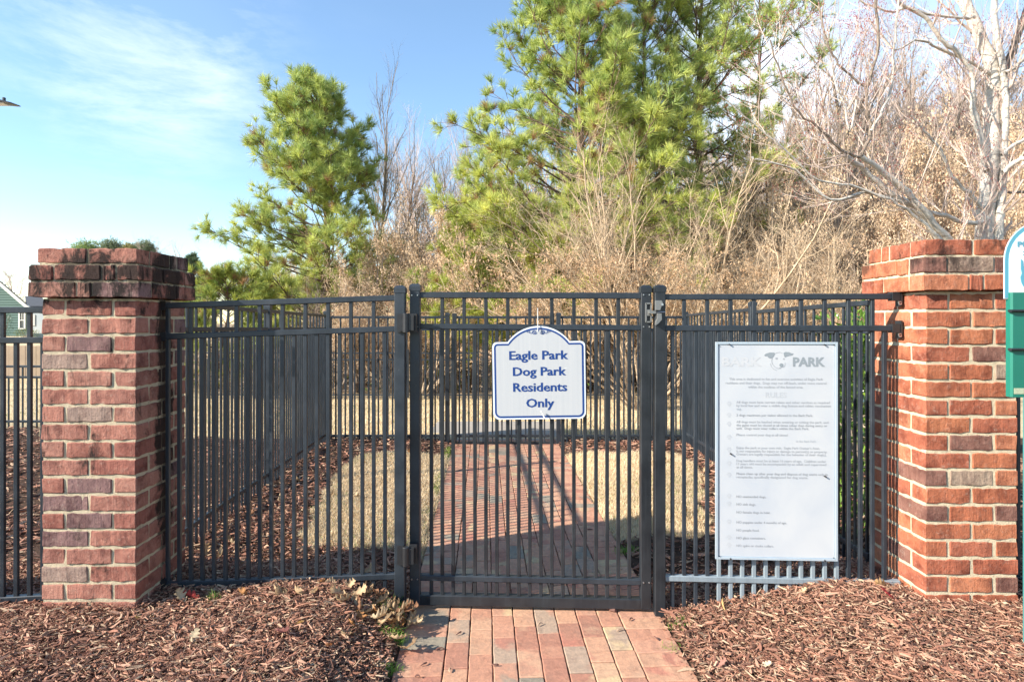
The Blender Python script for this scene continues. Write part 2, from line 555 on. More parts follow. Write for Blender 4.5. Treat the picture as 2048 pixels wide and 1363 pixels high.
def axis(lo, hi, fine_lo, fine_hi, step, grow=1.22):
    a = list(np.arange(fine_lo, fine_hi + 1e-6, step))
    s, v = step, fine_hi
    while v < hi:
        s *= grow; v += s; a.append(min(v, hi))
    s, v = step, fine_lo
    while v > lo:
        s *= grow; v -= s; a.insert(0, max(v, lo))
    return np.array(a)


gx = axis(-700, 700, -4.5, 4.5, 0.06)
gy = axis(-60, 1200, 0.8, 9.0, 0.06)
GX, GY = np.meshgrid(gx, gy)
GZ = hgt(GX, GY)
gm = MB()
nx, ny = len(gx), len(gy)
ii = (np.arange(ny - 1)[:, None] * nx + np.arange(nx - 1)[None, :]).ravel()
Q = np.stack([ii, ii + 1, ii + nx + 1, ii + nx], 1)
mk = mulch_mask(GX, GY).ravel()
lawncol = np.array((0.66, 0.52, 0.34))
soil = np.array((0.085, 0.052, 0.038))
woods = np.array((0.34, 0.25, 0.165))
gc = np.where(mk[:, None], soil, lawncol)
wd = ss(14.0, 15.5, GY).ravel()[:, None] * ss(-0.62, -0.5, (GX / np.maximum(GY, .5))).ravel()[:, None]
gc = gc * (1 - wd) + woods * wd
gm.add(np.stack([GX.ravel(), GY.ravel(), GZ.ravel()], 1), Q, gc)
ground = link('ground', gm.mesh('ground', M['ground'], True))
ground['kind'] = 'structure'

# ------------------------------------------------------------------ brick path
def rounded_block(L, W, H, seed, ch=0.005, amp=0.0016, cuts=3, jag=0.0):
    rs = np.random.default_rng(seed)
    bm = bmesh.new()
    bmesh.ops.create_cube(bm, size=1.0)
    bmesh.ops.scale(bm, vec=(L, W, H), verts=bm.verts)
    bmesh.ops.bevel(bm, geom=list(bm.edges), offset=ch, segments=1, affect='EDGES')
    long_e = [e for e in bm.edges if abs(e.verts[0].co.x - e.verts[1].co.x) > L * 0.6]
    bmesh.ops.subdivide_edges(bm, edges=long_e, cuts=cuts, use_grid_fill=True)
    ph = rs.uniform(0, 6.28, 6)
    for v in bm.verts:
        p = v.co
        d = amp * (math.sin(p.x * 61 + ph[0]) + math.sin(p.x * 113 + p.z * 70 + ph[1])) + rs.normal(0, amp * 0.7)
        s = 1 if p.z > 0 else -1
        v.co.z += d * (0.8 if s > 0 else 0.8)
        v.co.y += amp * math.sin(p.x * 47 + p.z * 90 + ph[2]) + rs.normal(0, amp * 0.5)
        v.co.x += rs.normal(0, amp * 0.9)
        if jag:
            v.co.z += rs.normal(0, jag)
    me = bpy.data.meshes.new('brick')
    bm.to_mesh(me)
    bm.free()
    return me


def set_mat(me, m):
    me.materials.clear()
    me.materials.append(m)
    return me


path_root = link('path', None, None, (path_c(3.0), 3.0, 0))
path_root['kind'] = 'structure'
pang = math.atan(0.043)
path_root.rotation_euler = (0, 0, pang)
bed = MB()
bed.box((0, 1.75, -0.045), (1.235, 5.2, 0.06))
link('joint_bed', bed.mesh('joint_bed', M['sand']), path_root)
pav = [set_mat(rounded_block(0.1985, 0.0985, 0.06, 100 + k, 0.0035, 0.0006, 6, 0.0), M['paver']) for k in range(5)]
r = random.Random(4)
y0 = -0.82
prow = []
for k in range(51):            # borders, laid across
    for sx in (-1, 1):
        prow.append((sx * 0.512, y0 + k * 0.1015 + (0.03 if sx > 0 else 0.0), 0.0, 0))
for c in range(8):             # running bond columns
    off = [0.0, 0.1, 0.03, 0.13, 0.06, 0.15, 0.02, 0.11][c]
    for k in range(26):
        yy = y0 + off + k * 0.2025
        if yy < 4.32:
            prow.append((-0.41 + 0.0512 + c * 0.1025, yy, 0.0, 1))
for (px_, py_, pz_, lng) in prow:
    link('brick', r.choice(pav), path_root,
         (px_ + r.uniform(-.0008, .0008), py_ + r.uniform(-.0008, .0008), -0.03 + r.uniform(-.0014, .0014)),
         (r.uniform(-.008, .008), r.uniform(-.008, .008), (math.pi / 2 if lng else 0) + r.uniform(-.006, .006) + (math.pi if r.random() < .5 else 0)))
# concrete walk beyond the far gate
cw = MB()
cw.box((-0.2, 7.95, -0.03), (1.75, 1.45, 0.05))
cwk = link('walkway', cw.mesh('walkway', plain('pale_concrete', (0.33, 0.29, 0.24), 0.9, var=0.15, scale=6, bstr=0.3)))
cwk['kind'] = 'structure'


# ------------------------------------------------------------------ brick piers
def pier(label, fx0, fx1, fy, rot, ztop_shaft, pitch, cap_pitch, bmat, mmat, seed):
    W = fx1 - fx0
    cx, cy = (fx0 + fx1) / 2, fy + W / 2
    root = thing('brick_pier', label, 'brick pillar', (cx, cy, 0), (0, 0, rot))
    rr = random.Random(seed)
    j = 0.013
    w_ = 0.0975
    Ls = (W - j) / 2
    cache = {}

    def bmesh_for(L, H, k, wd=w_):
        key = (round(L, 3), round(H, 3), k, wd)
        if key not in cache:
            cache[key] = set_mat(rounded_block(L, wd, H, seed * 50 + len(cache), 0.0035, 0.0015, 8), bmat)
        return cache[key]

    def put(x, y, z, L, H, ang, wd=w_):
        link('brick', bmesh_for(L, H, rr.randrange(4), wd), root,
             (x + rr.uniform(-.0015, .0015), y + rr.uniform(-.0015, .0015), z + rr.uniform(-.0012, .0012)),
             (rr.uniform(-.006, .006), rr.uniform(-.004, .004), ang + rr.uniform(-.006, .006) + (math.pi if rr.random() < .5 else 0)))

    H = pitch - j
    # solid mortar body, set back from the brick faces
    cm = MB()
    cm.box((0, 0, (ztop_shaft - 0.0) / 2 - 0.05), (W - 0.009, W - 0.009, ztop_shaft + 0.1))
    nb = 3
    Wc = W + 0.068
    cm.box((0, 0, ztop_shaft + cap_pitch * 1.0 + 0.003), (Wc - 0.014, Wc - 0.014, cap_pitch * 2 - 0.012))
    cm.box((0, 0, ztop_shaft + cap_pitch * 2.5 - 0.004), (W + 0.01, W + 0.01, cap_pitch - 0.006))
    link('mortar', cm.mesh('mortar', mmat), root)
    for c in range(19):
        z = ztop_shaft - pitch * (c + 0.5) - j / 2 + 0.003
        e = W / 2
        if c % 2 == 0:      # two long bricks on the sides, header-long-header in front
            for sx in (-1, 1):
                for sy in (-1, 1):
                    put(sx * (e - w_ / 2), sy * (Ls / 2 + j / 2), z, Ls, H, math.pi / 2)
            for sy in (-1, 1):
                put(0, sy * (e - w_ / 2), z, W - 2 * w_ - 2 * j, H, 0)
        else:
            for sy in (-1, 1):
                for sx in (-1, 1):
                    put(sx * (Ls / 2 + j / 2), sy * (e - w_ / 2), z, Ls, H, 0)
            for sx in (-1, 1):
                put(sx * (e - w_ / 2), 0, z, W - 2 * w_ - 2 * j, H, math.pi / 2)
    # cap: two oversailing courses and one set back on top
    Hc = cap_pitch - 0.0115
    jj = 0.011
    for k, (width, pieces) in enumerate([(Wc, [.2, .055, .2]), (Wc, [.105, .2, .05, .1]), (W + .02, [.21, .21])]):
        z = ztop_shaft + cap_pitch * (k + 0.5)
        tot = sum(pieces) + jj * (len(pieces) - 1)
        pcs = [p * (width - jj * (len(pieces) - 1)) / sum(pieces) for p in pieces]
        for sy in (-1, 1):
            x = -width / 2
            for p in (pcs if sy < 0 else pcs[::-1]):
                put(x + p / 2, sy * (width / 2 - w_ / 2), z, p, Hc, 0)
                x += p + jj
        rem = width - 2 * w_ - 2 * jj
        for sx in (-1, 1):
            y = -rem / 2
            for p in ([rem * .72 - jj / 2, rem * .28 - jj / 2] if k != 1 else [rem * .3 - jj / 2, rem * .7 - jj / 2]):
                put(sx * (width / 2 - w_ / 2), y + p / 2, z, p, Hc, math.pi / 2)
                y += p + jj
    return root


pier('weathered rose brick pillar with black stained corbelled cap, left of the gate', X(83, 2.7), X(270, 2.7), 2.70, 0.012, 1.528, 0.0797, 0.0768, M['brick_left'], M['mortar_left'], 5)
pier('orange red brick pillar with cream mortar beside the white rules board', X(1853, 2.7), X(2036, 2.7), 2.70, -0.012, 1.5595, 0.0797, 0.080, M['brick_right'], M['mortar_right'], 9)


# ------------------------------------------------------------------ fences
PW = 0.0175         # picket width
SP = 0.0555         # picket spacing
_pk = {}


def picket_mesh(L, mat, w_=PW):
    key = (round(L, 3), mat.name, w_)
    if key not in _pk:
        _pk[key] = MB().bar((0, 0, 0), (0, 0, L), w_, w_, 0.0018).mesh('picket', mat)
    return _pk[key]


def add_caps(mb, p, top, w_):
    x, y = p
    rs = [(w_ * 1.10, 0.0), (w_ * 1.10, 0.022), (w_ * 0.96, 0.030), (w_ * 0.55, 0.036)]
    V, Fq = [], []
    for (s, dz) in rs:
        for (sx, sy) in ((-1, -1), (1, -1), (1, 1), (-1, 1)):
            V.append((x + sx * s / 2, y + sy * s / 2, top + dz))
    for k in range(3):
        for i in range(4):
            Fq.append((4 * k + i, 4 * k + (i + 1) % 4, 4 * k + 4 + (i + 1) % 4, 4 * k + 4 + i))
    Fq.append((12, 13, 14, 15)); Fq.append((3, 2, 1, 0))
    mb.add(V, Fq)


def post(label, x, y, ztop, w_=0.051, mat=None, group=None, zb=-0.3):
    mat = mat or M['metal']
    root = thing('fence_post', label, 'fence post', (x, y, hgt(x, y)), group=group)
    wpart('shaft', MB().bar((x, y, zb), (x, y, ztop - 0.03), w_, w_, 0.003), mat, root)
    c = MB(); add_caps(c, (x, y), ztop - 0.034, w_)
    wpart('post_cap', c, mat, root)
    return root


def panel(label, A, B, zt, zm, zl, n=None, tall=0, zb=0.03, mat=None, name='metal_fence', cat='fence', group=None, first=None,
          rail_h=0.028, rail_w=0.03, rmat=None, pmats=None, stuff=False, step=SP, pw=PW):
    """A,B ground points; zt/zm/zl = (height at A, height at B) of the rails' centres"""
    mat = mat or M['metal']
    A, B = np.array(A, float), np.array(B, float)
    L = np.linalg.norm(B - A)
    root = thing(name, label, cat, (A[0], A[1], float(hgt(*A))), group=group)
    for nm, zz in (('top_rail', zt), ('middle_rail', zm), ('bottom_rail', zl)):
        if zz is None:
            continue
        m = MB().bar((A[0], A[1], zz[0]), (B[0], B[1], zz[1]), rail_w, rail_h, 0.003)
        wpart(nm, m, (rmat or {}).get(nm, mat), root)
    dirn = (B - A) / L
    s0 = first if first is not None else step / 2
    k = 0
    sm = MB()
    s = s0
    base = root.location
    ang = math.atan2(dirn[1], dirn[0])
    while s < L - 0.012 and (n is None or k < n):
        f = s / L
        p = A + dirn * s
        full = (k % 2 == tall)
        top = (zt[0] + (zt[1] - zt[0]) * f) if full else (zm[0] + (zm[1] - zm[0]) * f)
        bot = zb if not isinstance(zb, tuple) else zb[0] + (zb[1] - zb[0]) * f
        top -= rail_h * 0.3
        if stuff:
            sm.box((p[0], p[1], (top + bot) / 2), (0.016, 0.016, top - bot))
        else:
            pm = (pmats or {}).get(k, mat)
            link('picket', picket_mesh(round(top - bot, 2), pm, pw), root, (p[0] - base[0], p[1] - base[1], top - round(top - bot, 2) - base[2]), (0, 0, ang))
        s += step
        k += 1
    if stuff:
        wpart('pickets', sm, mat, root, kind='stuff')
    return root


# front left panel (raked slightly up towards the gate)
fl = panel('black raked fence panel between the stained pillar and the hinge post', (X(326, 2.92), 2.92), (X(790, 2.95), 2.95),
           (1.502, 1.541), (1.352, 1.389), (0.148, 0.178), n=20, tall=0, zb=(0.03, 0.06), first=X(336, 2.92) - X(326, 2.92), step=0.0553)
# wall brackets on the left pier
for zz in (1.502, 1.352, 0.148):
    b = MB(); b.box((X(325, 2.92) + 0.012, 2.92, zz), (0.03, 0.042, 0.042)); b.box((X(325, 2.92) - 0.003, 2.918, zz), (0.006, 0.05, 0.075))
    wpart('wall_bracket', b, M['cast'], fl)
post('hinge post of the front gate, grey black with flat cap', X(801, 2.95), 2.95, 1.60)

# front right panel
RA, RB = (X(1329, 2.93), 2.93), (X(1797, 2.87), 2.87)
pm = {k: M['metal_glare'] for k in range(4, 15)}
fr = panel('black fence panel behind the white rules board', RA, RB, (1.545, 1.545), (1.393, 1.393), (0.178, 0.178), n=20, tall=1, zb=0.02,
           first=X(1344.6, 2.93) - RA[0], step=0.0556, rmat={'bottom_rail': M['metal_glare']}, pmats=pm)
for zz in (1.545, 1.393):
    b = MB(); b.box((RB[0] - 0.022, RB[1], zz), (0.034, 0.040, 0.042)); b.box((RB[0] + 0.002, RB[1], zz - 0.005), (0.008, 0.044, 0.085))
    wpart('wall_bracket', b, M['cast'], fr)
    s = MB(); s.box((RB[0] - 0.008, RB[1] - 0.024, zz - 0.034), (0.012, 0.008, 0.012)); s.box((RB[0] - 0.010, RB[1] - 0.024, zz + 0.030 - 0.065 * 0.9), (0.012, 0.008, 0.010))
    wpart('screw', s, M['screw'], fr)
post('latch post of the front gate, dark with flat cap', X(1318.5, 2.93), 2.93, 1.602, mat=M['metal_gate'])

# ---- the gate
GA, GB = np.array((X(831, 3.0), 3.00)), np.array((X(1290.5, 2.96), 2.96))
gate = thing('metal_gate', 'closed black picket gate carrying the blue and white park sign', 'gate', (GA[0], GA[1], 0.02))
for p, tp in ((GA, 1.612), (GB, 1.602)):
    wpart('stile', MB().bar((p[0], p[1], 0.02), (p[0], p[1], tp - 0.03), 0.050, 0.050, 0.003), M['metal'] if p is GA else M['metal_gate'], gate)
    c = MB(); add_caps(c, p, tp - 0.034, 0.050)
    wpart('stile_cap', c, M['metal'] if p is GA else M['metal_gate'], gate)
gd = (GB - GA) / np.linalg.norm(GB - GA)
ga, gb = GA + gd * 0.0255, GB - gd * 0.0255
for nm, z0, z1, h_, wd in (('top_rail', 1.558, 1.552, .030, .03), ('middle_rail', 1.402, 1.395, .027, .03), ('lower_rail', .152, .146, .028, .034), ('kick_rail', .044, .040, .050, .044)):
    wpart(nm, MB().bar((ga[0], ga[1], z0), (gb[0], gb[1], z1), wd, h_, .003), M['metal_gate'] if nm == 'kick_rail' else M['metal'], gate)
gx0, gx1 = X(863, 2.998), X(1258.6, 2.962)
for k in range(19):
    f = k / 18
    x = gx0 + (gx1 - gx0) * f
    y = GA[1] + (GB[1] - GA[1]) * (x - GA[0]) / (GB[0] - GA[0])
    top = 1.552 if k % 2 else 1.392
    L = round(top - 0.06, 2)
    link('picket', picket_mesh(L, M['metal_gate']), gate, (x - GA[0], y - GA[1], top - L - 0.02), (0, 0, math.atan2(gd[1], gd[0])))
# screws on the stiles
for p in (GA, GB):
    for zz in (1.556, 1.400, 0.150):
        for dx in (-0.014, 0.014):
            s = MB().tube([(p[0] + dx, p[1] - 0.024, zz), (p[0] + dx, p[1] - 0.029, zz)], [0.0042, 0.003], 8, cap=True)
            wpart('screw', s, M['screw'], gate)
# hinges
for zc, sc_ in ((1.418, 1.0), (0.29, 1.0)):
    yb = 2.95 - 0.026
    xm = X(814, 2.93)
    hb = MB()
    hb.tube([(xm, yb - 0.022, zc - 0.046), (xm, yb - 0.022, zc - 0.044), (xm, yb - 0.022, zc + 0.044), (xm, yb - 0.022, zc + 0.047)], [0.012, 0.0165, 0.0165, 0.013], 14, cap=True)
    wpart('hinge_barrel', hb, M['cast'], gate, smooth=False)
    h2 = MB()
    h2.box((xm - 0.024, yb - 0.014, zc), (0.022, 0.030, 0.078))
    h2.box((xm - 0.030, yb - 0.004, zc), (0.030, 0.010, 0.092))
    h2.box((xm + 0.026, yb - 0.012, zc + 0.002), (0.024, 0.034, 0.074))
    h2.box((xm + 0.030, yb + 0.006, zc + 0.002), (0.036, 0.020, 0.090))
    wpart('hinge_leaf', h2, M['cast'], gate)
# latch
lz = EYE + (HZ - 625) / F * 2.93
lt = MB()
yl = 2.96 - 0.026
x0 = X(1297.5, 2.93)
for (cx_, cz_, sx_, sz_) in ((x0 - .014, 0, .006, .092), (x0 + .010, 0, .006, .092), (x0 - .002, .045, .026, .007), (x0 - .002, -.045, .026, .007), (x0 - .002, 0, .02, .030)):
    lt.box((cx_, yl - .005, lz + cz_), (sx_, .010, sz_))
lt.box((x0 + .012, yl - .022, lz + .002), (.032, .028, .014))
wpart('latch_plate', lt, M['latch'], gate)
wpart('latch_bolt', MB().tube([(x0 + .026, yl - .028, lz + .002), (x0 + .074, yl - .028, lz + .002)], .0038, 8, cap=True), M['screw'], gate)
keeper = thing('gate_striker', 'grey cast striker screwed to the latch post', 'latch', (X(1318, 2.9), 2.90, lz))
kp = MB()
xk = X(1316, 2.9)
yk = 2.93 - 0.026
for (V_) in ([(-.014, .058), (.012, .058), (.018, .048), (.006, .012), (-.014, .012)], [(-.006, -.004), (.012, -.004), (.014, -.034), (-.002, -.052), (-.014, -.060), (-.014, -.044), (-.006, -.030)]):
    n_ = len(V_)
    VV = [(xk + a_, yk - .024, lz + b_) for a_, b_ in V_] + [(xk + a_, yk + .001, lz + b_) for a_, b_ in V_]
    kp.add(VV, [(i, (i + 1) % n_, n_ + (i + 1) % n_, n_ + i) for i in range(n_)])
    base_ = kp.n - 2 * n_
    kp.f.setdefault(n_, []).append(np.array([[base_ + i for i in range(n_)]]))
wpart('striker_body', kp, M['latch'], keeper)
wpart('striker_screw', MB().tube([(xk + .014, yk - .026, lz + .038), (xk + .014, yk - .034, lz + .038)], .006, 8, cap=True), M['screw'], keeper)

# ---- inner enclosure: sides and back
def LX(d): return -1.99 - 0.0557 * (d - 3.63)
def RX(d): return 1.885 + 0.0385 * (d - 3.1)


for (a, b_, lab) in ((3.16, 5.06, 'dark side fence run next to the stained pillar'), (5.13, 7.0, 'dark side fence run ending at the far left corner post')):
    panel(lab, (LX(a), a), (LX(b_), b_), (1.535 - (a - 3.1) * .009, 1.535 - (b_ - 3.1) * .009), (1.385 - (a - 3.1) * .009, 1.385 - (b_ - 3.1) * .009),
          (.165 - (a - 3.1) * .012, .165 - (b_ - 3.1) * .012), zb=(.04, .02), step=.061, pw=.0145)
for (a, b_, lab) in ((3.16, 4.84, 'dark side fence run in front of the green shrub'), (4.91, 7.0, 'dark side fence run ending at the far right corner post')):
    panel(lab, (RX(a), a), (RX(b_), b_), (1.525, 1.505), (1.375, 1.355), (.19, .13), zb=(.06, .03), step=.061, pw=.0145)
post('middle post of the left side fence with flat cap', LX(5.095), 5.095, 1.575)
post('far left corner post of the small enclosure', LX(7.04), 7.04, 1.555)
post('middle post of the right side fence with flat cap', RX(4.875), 4.875, 1.59)
post('far right corner post of the small enclosure', RX(7.04), 7.04, 1.545)
D2 = 7.04
ZT, ZM, ZL = (1.484, 1.484), (1.341, 1.341), (0.094, 0.094)
panel('far back fence run left of the second gate', (LX(7.04) + .03, D2), (X(890, D2), D2), ZT, ZM, ZL, zb=-.01)
panel('far back fence run right of the second gate', (X(1120, D2), D2), (RX(7.04) - .03, D2), ZT, ZM, ZL, zb=-.01)
post('left post of the second gate at the end of the path', X(895, D2), D2, 1.50 + .035, mat=M['metal_gate'])
post('right post of the second gate at the end of the path', X(1117, D2), D2, 1.535)
g2 = panel('second black picket gate at the far end of the brick path', (X(914, D2), D2), (X(1099, D2), D2), ZT, ZM, ZL, zb=0.0, name='metal_gate', cat='gate')
for xx in (909, 1104):
    wpart('stile', MB().bar((X(xx, D2), D2, 0.01), (X(xx, D2), D2, 1.53), .05, .05, .003), M['metal_gate'], g2)
wpart('kick_rail', MB().bar((X(913, D2), D2, 0.0), (X(1100, D2), D2, 0.0), .044, .05, .003), M['metal_gate'], g2)

# outside runs beyond both pillars
panel('black fence running off left from the stained pillar', (-3.3, 2.62), (-2.13, 2.76), (1.475, 1.478), (1.337, 1.34), (.16, .16), zb=.03, tall=1, step=0.0563)
panel('black fence partly hidden behind the pet waste station', (2.29, 2.93), (2.95, 2.93), (1.53, 1.53), (1.38, 1.38), (.17, .17), zb=.03, tall=1, first=0.012)

# low perimeter fence round the lawn
def hg(x, y): return float(hgt(x, y))


OY = 13.8
outer_x = [-7.2, -4.8, -2.4, 0.0, 2.4, 4.8, 7.2, 9.6]
for k in range(len(outer_x) - 1):
    xa, xb = outer_x[k] + .04, outer_x[k + 1] - .04
    z_ = hg(xa, OY)
    panel('low thin perimeter fence section at the edge of the wood', (xa, OY), (xb, OY), (z_ + 1.08, z_ + 1.08), (z_ + .93, z_ + .93), (z_ + .12, z_ + .12), zb=z_ + .03, stuff=True,
          group='low fence sections along the wood', rail_h=.03, step=.1)
for k, x in enumerate(outer_x[1:-1]):
    post('slim post of the low perimeter fence by the wood', x, OY, hg(x, OY) + 1.16, .06, group='posts of the low perimeter fence')
panel('low lawn fence with wide gaps seen left of the stained pillar', (-8.6, 8.1), (-5.6, 8.1), (.83, .83), (.685, .685), (.09, .09), zb=.0, step=.19, rail_h=.03)
# board fence in front of the houses
wf = thing('wooden_fence', 'weathered brown board fence in front of the green house', 'fence', (-20, 16, 0))
wm = plain('grey_brown_boards', (0.33, 0.245, 0.17), 0.9, var=0.35, scale=3)
r = random.Random(2)
me_b = MB().box((0, 0, 0.4), (0.138, 0.02, 0.8)).mesh('board', wm)
for k in range(60):
    link('board', me_b, wf, (k * .145, r.uniform(-.01, .01), r.uniform(-.01, .01)))
wpart('fence_rail', MB().box((-15.6, 16.03, .15), (8.7, .04, .09)).box((-15.6, 16.03, .65), (8.7, .04, .09)), wm, wf)


# ------------------------------------------------------------------ signs
def text_mesh(body, width, height, mat, bold=0.0, space=1.0, align='LEFT', zoff=0.0, copies=1, dx=0.0, ref='H', depth=.0004):
    cu = bpy.data.curves.new('lettering', 'FONT')
    cu.body = body
    cu.size = 1.0
    cu.offset = bold
    cu.space_character = space
    cu.resolution_u = 2
    o = bpy.data.objects.new('tmp', cu)
    COL.objects.link(o)
    bpy.context.view_layer.update()
    me = bpy.data.meshes.new_from_object(o.evaluated_get(bpy.context.evaluated_depsgraph_get()))
    n = len(me.vertices)
    co = np.empty(n * 3, np.float32); me.vertices.foreach_get('co', co); co = co.reshape(-1, 3)
    x0, x1 = co[:, 0].min(), co[:, 0].max()
    cap = 0.73
    sx = width / (x1 - x0) if width else height / cap
    sz = height / cap
    polys = [tuple(p.vertices) for p in me.polygons]
    V, Fs = [], []
    for c in range(copies):
        off = (c - (copies - 1) / 2) * dx
        v = np.stack([(co[:, 0] - x0) * sx + off, np.full(n, -depth - c * .00012), co[:, 1] * sz], 1)
        if align == 'CENTER':
            v[:, 0] -= (x1 - x0) * sx / 2
        V.append(v)
        Fs += [tuple(i + c * n for i in p) for p in polys]
    bpy.data.objects.remove(o)
    bpy.data.meshes.remove(me)
    m2 = bpy.data.meshes.new('lettering')
    m2.from_pydata(np.concatenate(V).tolist(), [], Fs)
    m2.materials.append(mat)
    return m2


def poly_slab(pts, y0, y1, mat, name):
    """flat board with an outline in x,z and faces at y0 (front) and y1 (back)"""
    bm = bmesh.new()
    a = [bm.verts.new((x, y0, z)) for x, z in pts]
    b = [bm.verts.new((x, y1, z)) for x, z in pts]
    n = len(pts)
    bm.faces.new(a); bm.faces.new(b[::-1])
    for i in range(n):
        bm.faces.new((a[i], b[i], b[(i + 1) % n], a[(i + 1) % n]))
    bmesh.ops.recalc_face_normals(bm, faces=bm.faces)
    me = bpy.data.meshes.new(name)
    bm.to_mesh(me); bm.free()
    me.materials.append(mat)
    return me


def ribbon(pts, wdt, y, mat, name, closed=False, taper=None):
    pts = np.array(pts, float)
    n = len(pts)
    if closed:
        t = np.roll(pts, -1, 0) - np.roll(pts, 1, 0)
    else:
        t = np.gradient(pts, axis=0)
    t /= np.linalg.norm(t, axis=1, keepdims=True) + 1e-9
    nn = np.stack([-t[:, 1], t[:, 0]], 1)
    wv = np.full(n, wdt) if taper is None else wdt * np.asarray(taper)
    a, b = pts + nn * wv[:, None] / 2, pts - nn * wv[:, None] / 2
    V = np.concatenate([np.stack([q[:, 0], np.full(n, y), q[:, 1]], 1) for q in (a, b)])
    m = n if closed else n - 1
    i = np.arange(m); j = (i + 1) % n
    mb = MB().add(V, np.stack([i, j, n + j, n + i], 1))
    return mb.mesh(name, mat)


# park sign
S = 405.0
sgn_d = 2.945


def sp(px, py): return ((px - 1078) / S, (745 - py) / S)


def arc(cx, cz, r_, a0, a1, n=8):
    return [(cx + r_ * math.cos(math.radians(a0 + (a1 - a0) * i / n)), cz + r_ * math.sin(math.radians(a0 + (a1 - a0) * i / n))) for i in range(n + 1)]


def sign_outline(ins):
    hw, top, bot = .2275 - ins, .153 - ins, -.228 + ins
    rc = max(.022 - ins * .6, .006)
    # arch: circle through the shoulders and the crown
    crown, sw = .2295 - ins, .152 - ins * .35
    h_ = crown - top
    R_ = (sw * sw + h_ * h_) / (2 * h_)
    a = math.degrees(math.asin(sw / R_))
    pts = []
    pts += arc(-hw + rc + .01, bot + rc + .01, rc + .01, 180, 270)
    pts += arc(hw - rc - .01, bot + rc + .01, rc + .01, 270, 360)
    pts += arc(hw - rc, top - rc, rc, 0, 90, 6)
    pts += arc(0, crown - R_, R_, 90 - a, 90 + a, 28)
    pts += arc(-hw + rc, top - rc, rc, 90, 180, 6)
    return pts


def sheeting():
    m, t = new_mat('reflective_sheeting')
    co = t.n('ShaderNodeTexCoord').outputs['Object']
    vor = t.n('ShaderNodeTexVoronoi', {'Vector': t.mapping(co, (1, 0, 1)), 'Scale': 300.0, 'Randomness': 0.0}, feature='DISTANCE_TO_EDGE').outputs[0]
    cell = t.n('ShaderNodeMapRange', {0: vor, 1: 0.02, 2: 0.12, 3: 0.72, 4: 1.0}).outputs[0]
    st = t.noise(t.mapping(co, (55, 0, 0.6)), 1.0, 3, 0.6).outputs[0]
    c = t.mix(st, (0.46, 0.48, 0.50, 1), (0.60, 0.595, 0.585, 1))
    c = t.mix(1.0, c, t.n('ShaderNodeCombineColor', {0: cell, 1: cell, 2: cell}).outputs[0], 'MULTIPLY')
    sc_ = t.noise(t.mapping(co, (8, 0, 60), (0, 0.7, 0)), 1.0, 4, 0.7).outputs[0]
    c = t.mix(t.n('ShaderNodeMapRange', {0: sc_, 1: 0.66, 2: 0.74, 3: 0, 4: 0.4}).outputs[0], c, (0.85, 0.85, 0.84, 1))
    finish(t, c, 0.35, spec=0.5)
    return m


M['sheet'] = sheeting()
M['signwhite'] = plain('white_sign_edge', (0.74, 0.78, 0.83), 0.4, var=0.04)
M['signblue'] = plain('sign_blue', (0.008, 0.048, 0.21), 0.4, var=0.12, scale=60, bstr=0)
ps = thing('park_sign', 'white sign with arched top and blue letters tied to the gate', 'sign', (X(1078, sgn_d), sgn_d, EYE + (HZ - 745) / F * sgn_d), (math.radians(1.2), math.radians(-0.9), math.radians(-0.8)))
link('sign_plate', poly_slab(sign_outline(0), 0, .003, M['signwhite'], 'sign_plate'), ps)
link('sign_face', poly_slab(sign_outline(.0155), -.0006, .0, M['sheet'], 'sign_face'), ps)
ol = np.array(sign_outline(.0125))
keep = [0]
for i in range(1, len(ol)):
    if np.linalg.norm(ol[i] - ol[keep[-1]]) > .002:
        keep.append(i)
link('border', ribbon(ol[keep], .0088, -.0010, M['signblue'], 'border', True), ps)
# thin rim outside the border keeps the lighter edge: scroll ornament under the crown
sk = []
for sgn in (-1, 1):
    pts = []
    for k in range(46):          # inner spiral
        a = k / 45 * 4.2 * math.pi * .82
        rr_ = .0125 * (1 - k / 45 * .86)
        pts.append((sgn * (.0195 + -rr_ * math.cos(a + .3)), .2105 - .0105 - rr_ * math.sin(a + .3) * .9))
    sk.append((pts, .0031))
    pts = []
    for k in range(30):
        a = k / 29 * 2.9 * math.pi * .8
        rr_ = .0085 * (1 - k / 29 * .8)
        pts.append((sgn * (.0475 + rr_ * math.cos(a - .6)), .2105 - .0085 - rr_ * math.sin(a + 2.6) * .8))
    sk.append((pts, .0028))
    sk.append(([(sgn * .031, .196), (sgn * .036, .1935), (sgn * .042, .1955), (sgn * .045, .200)], .0028))
for pts, w_ in sk:
    link('scroll', ribbon(pts, w_, -.0014 - .0002 * sk.index((pts, w_)), M['signblue'], 'scroll'), ps)
link('crown_fill', poly_slab([(-.010, .2165), (-.004, .213), (-.002, .203), (.002, .203), (.004, .213), (.010, .2165)], -.0013, -.0006, M['signblue'], 'crown_fill'), ps)
for body, xa, xb, ya, yb in (('Eagle Park', 1019.7, 1136, 700.5, 718.6), ('Dog Park', 1026.5, 1131.5, 732.8, 750.5), ('Residents', 1026.5, 1133, 764, 782), ('Only', 1052, 1107, 795.7, 813.5)):
    me = text_mesh(body, (xb - xa) / S, (yb - ya) / S, M['signblue'], bold=.012, copies=4, dx=.00085, depth=.0010)
    # thin the horizontals a little by keeping weight mostly in x
    link('lettering', me, ps, ((xa - 1078) / S, 0, (745 - yb) / S + .0005))
tie = thing('zip_tie', 'white cable tie holding the crown of the park sign', 'cable tie', (X(1075.5, 2.93), 2.93, 1.44),
            data=MB().bar((0, 0, -.062), (0, .012, .052), .0032, .002).mesh('zip_tie', M['zip']))
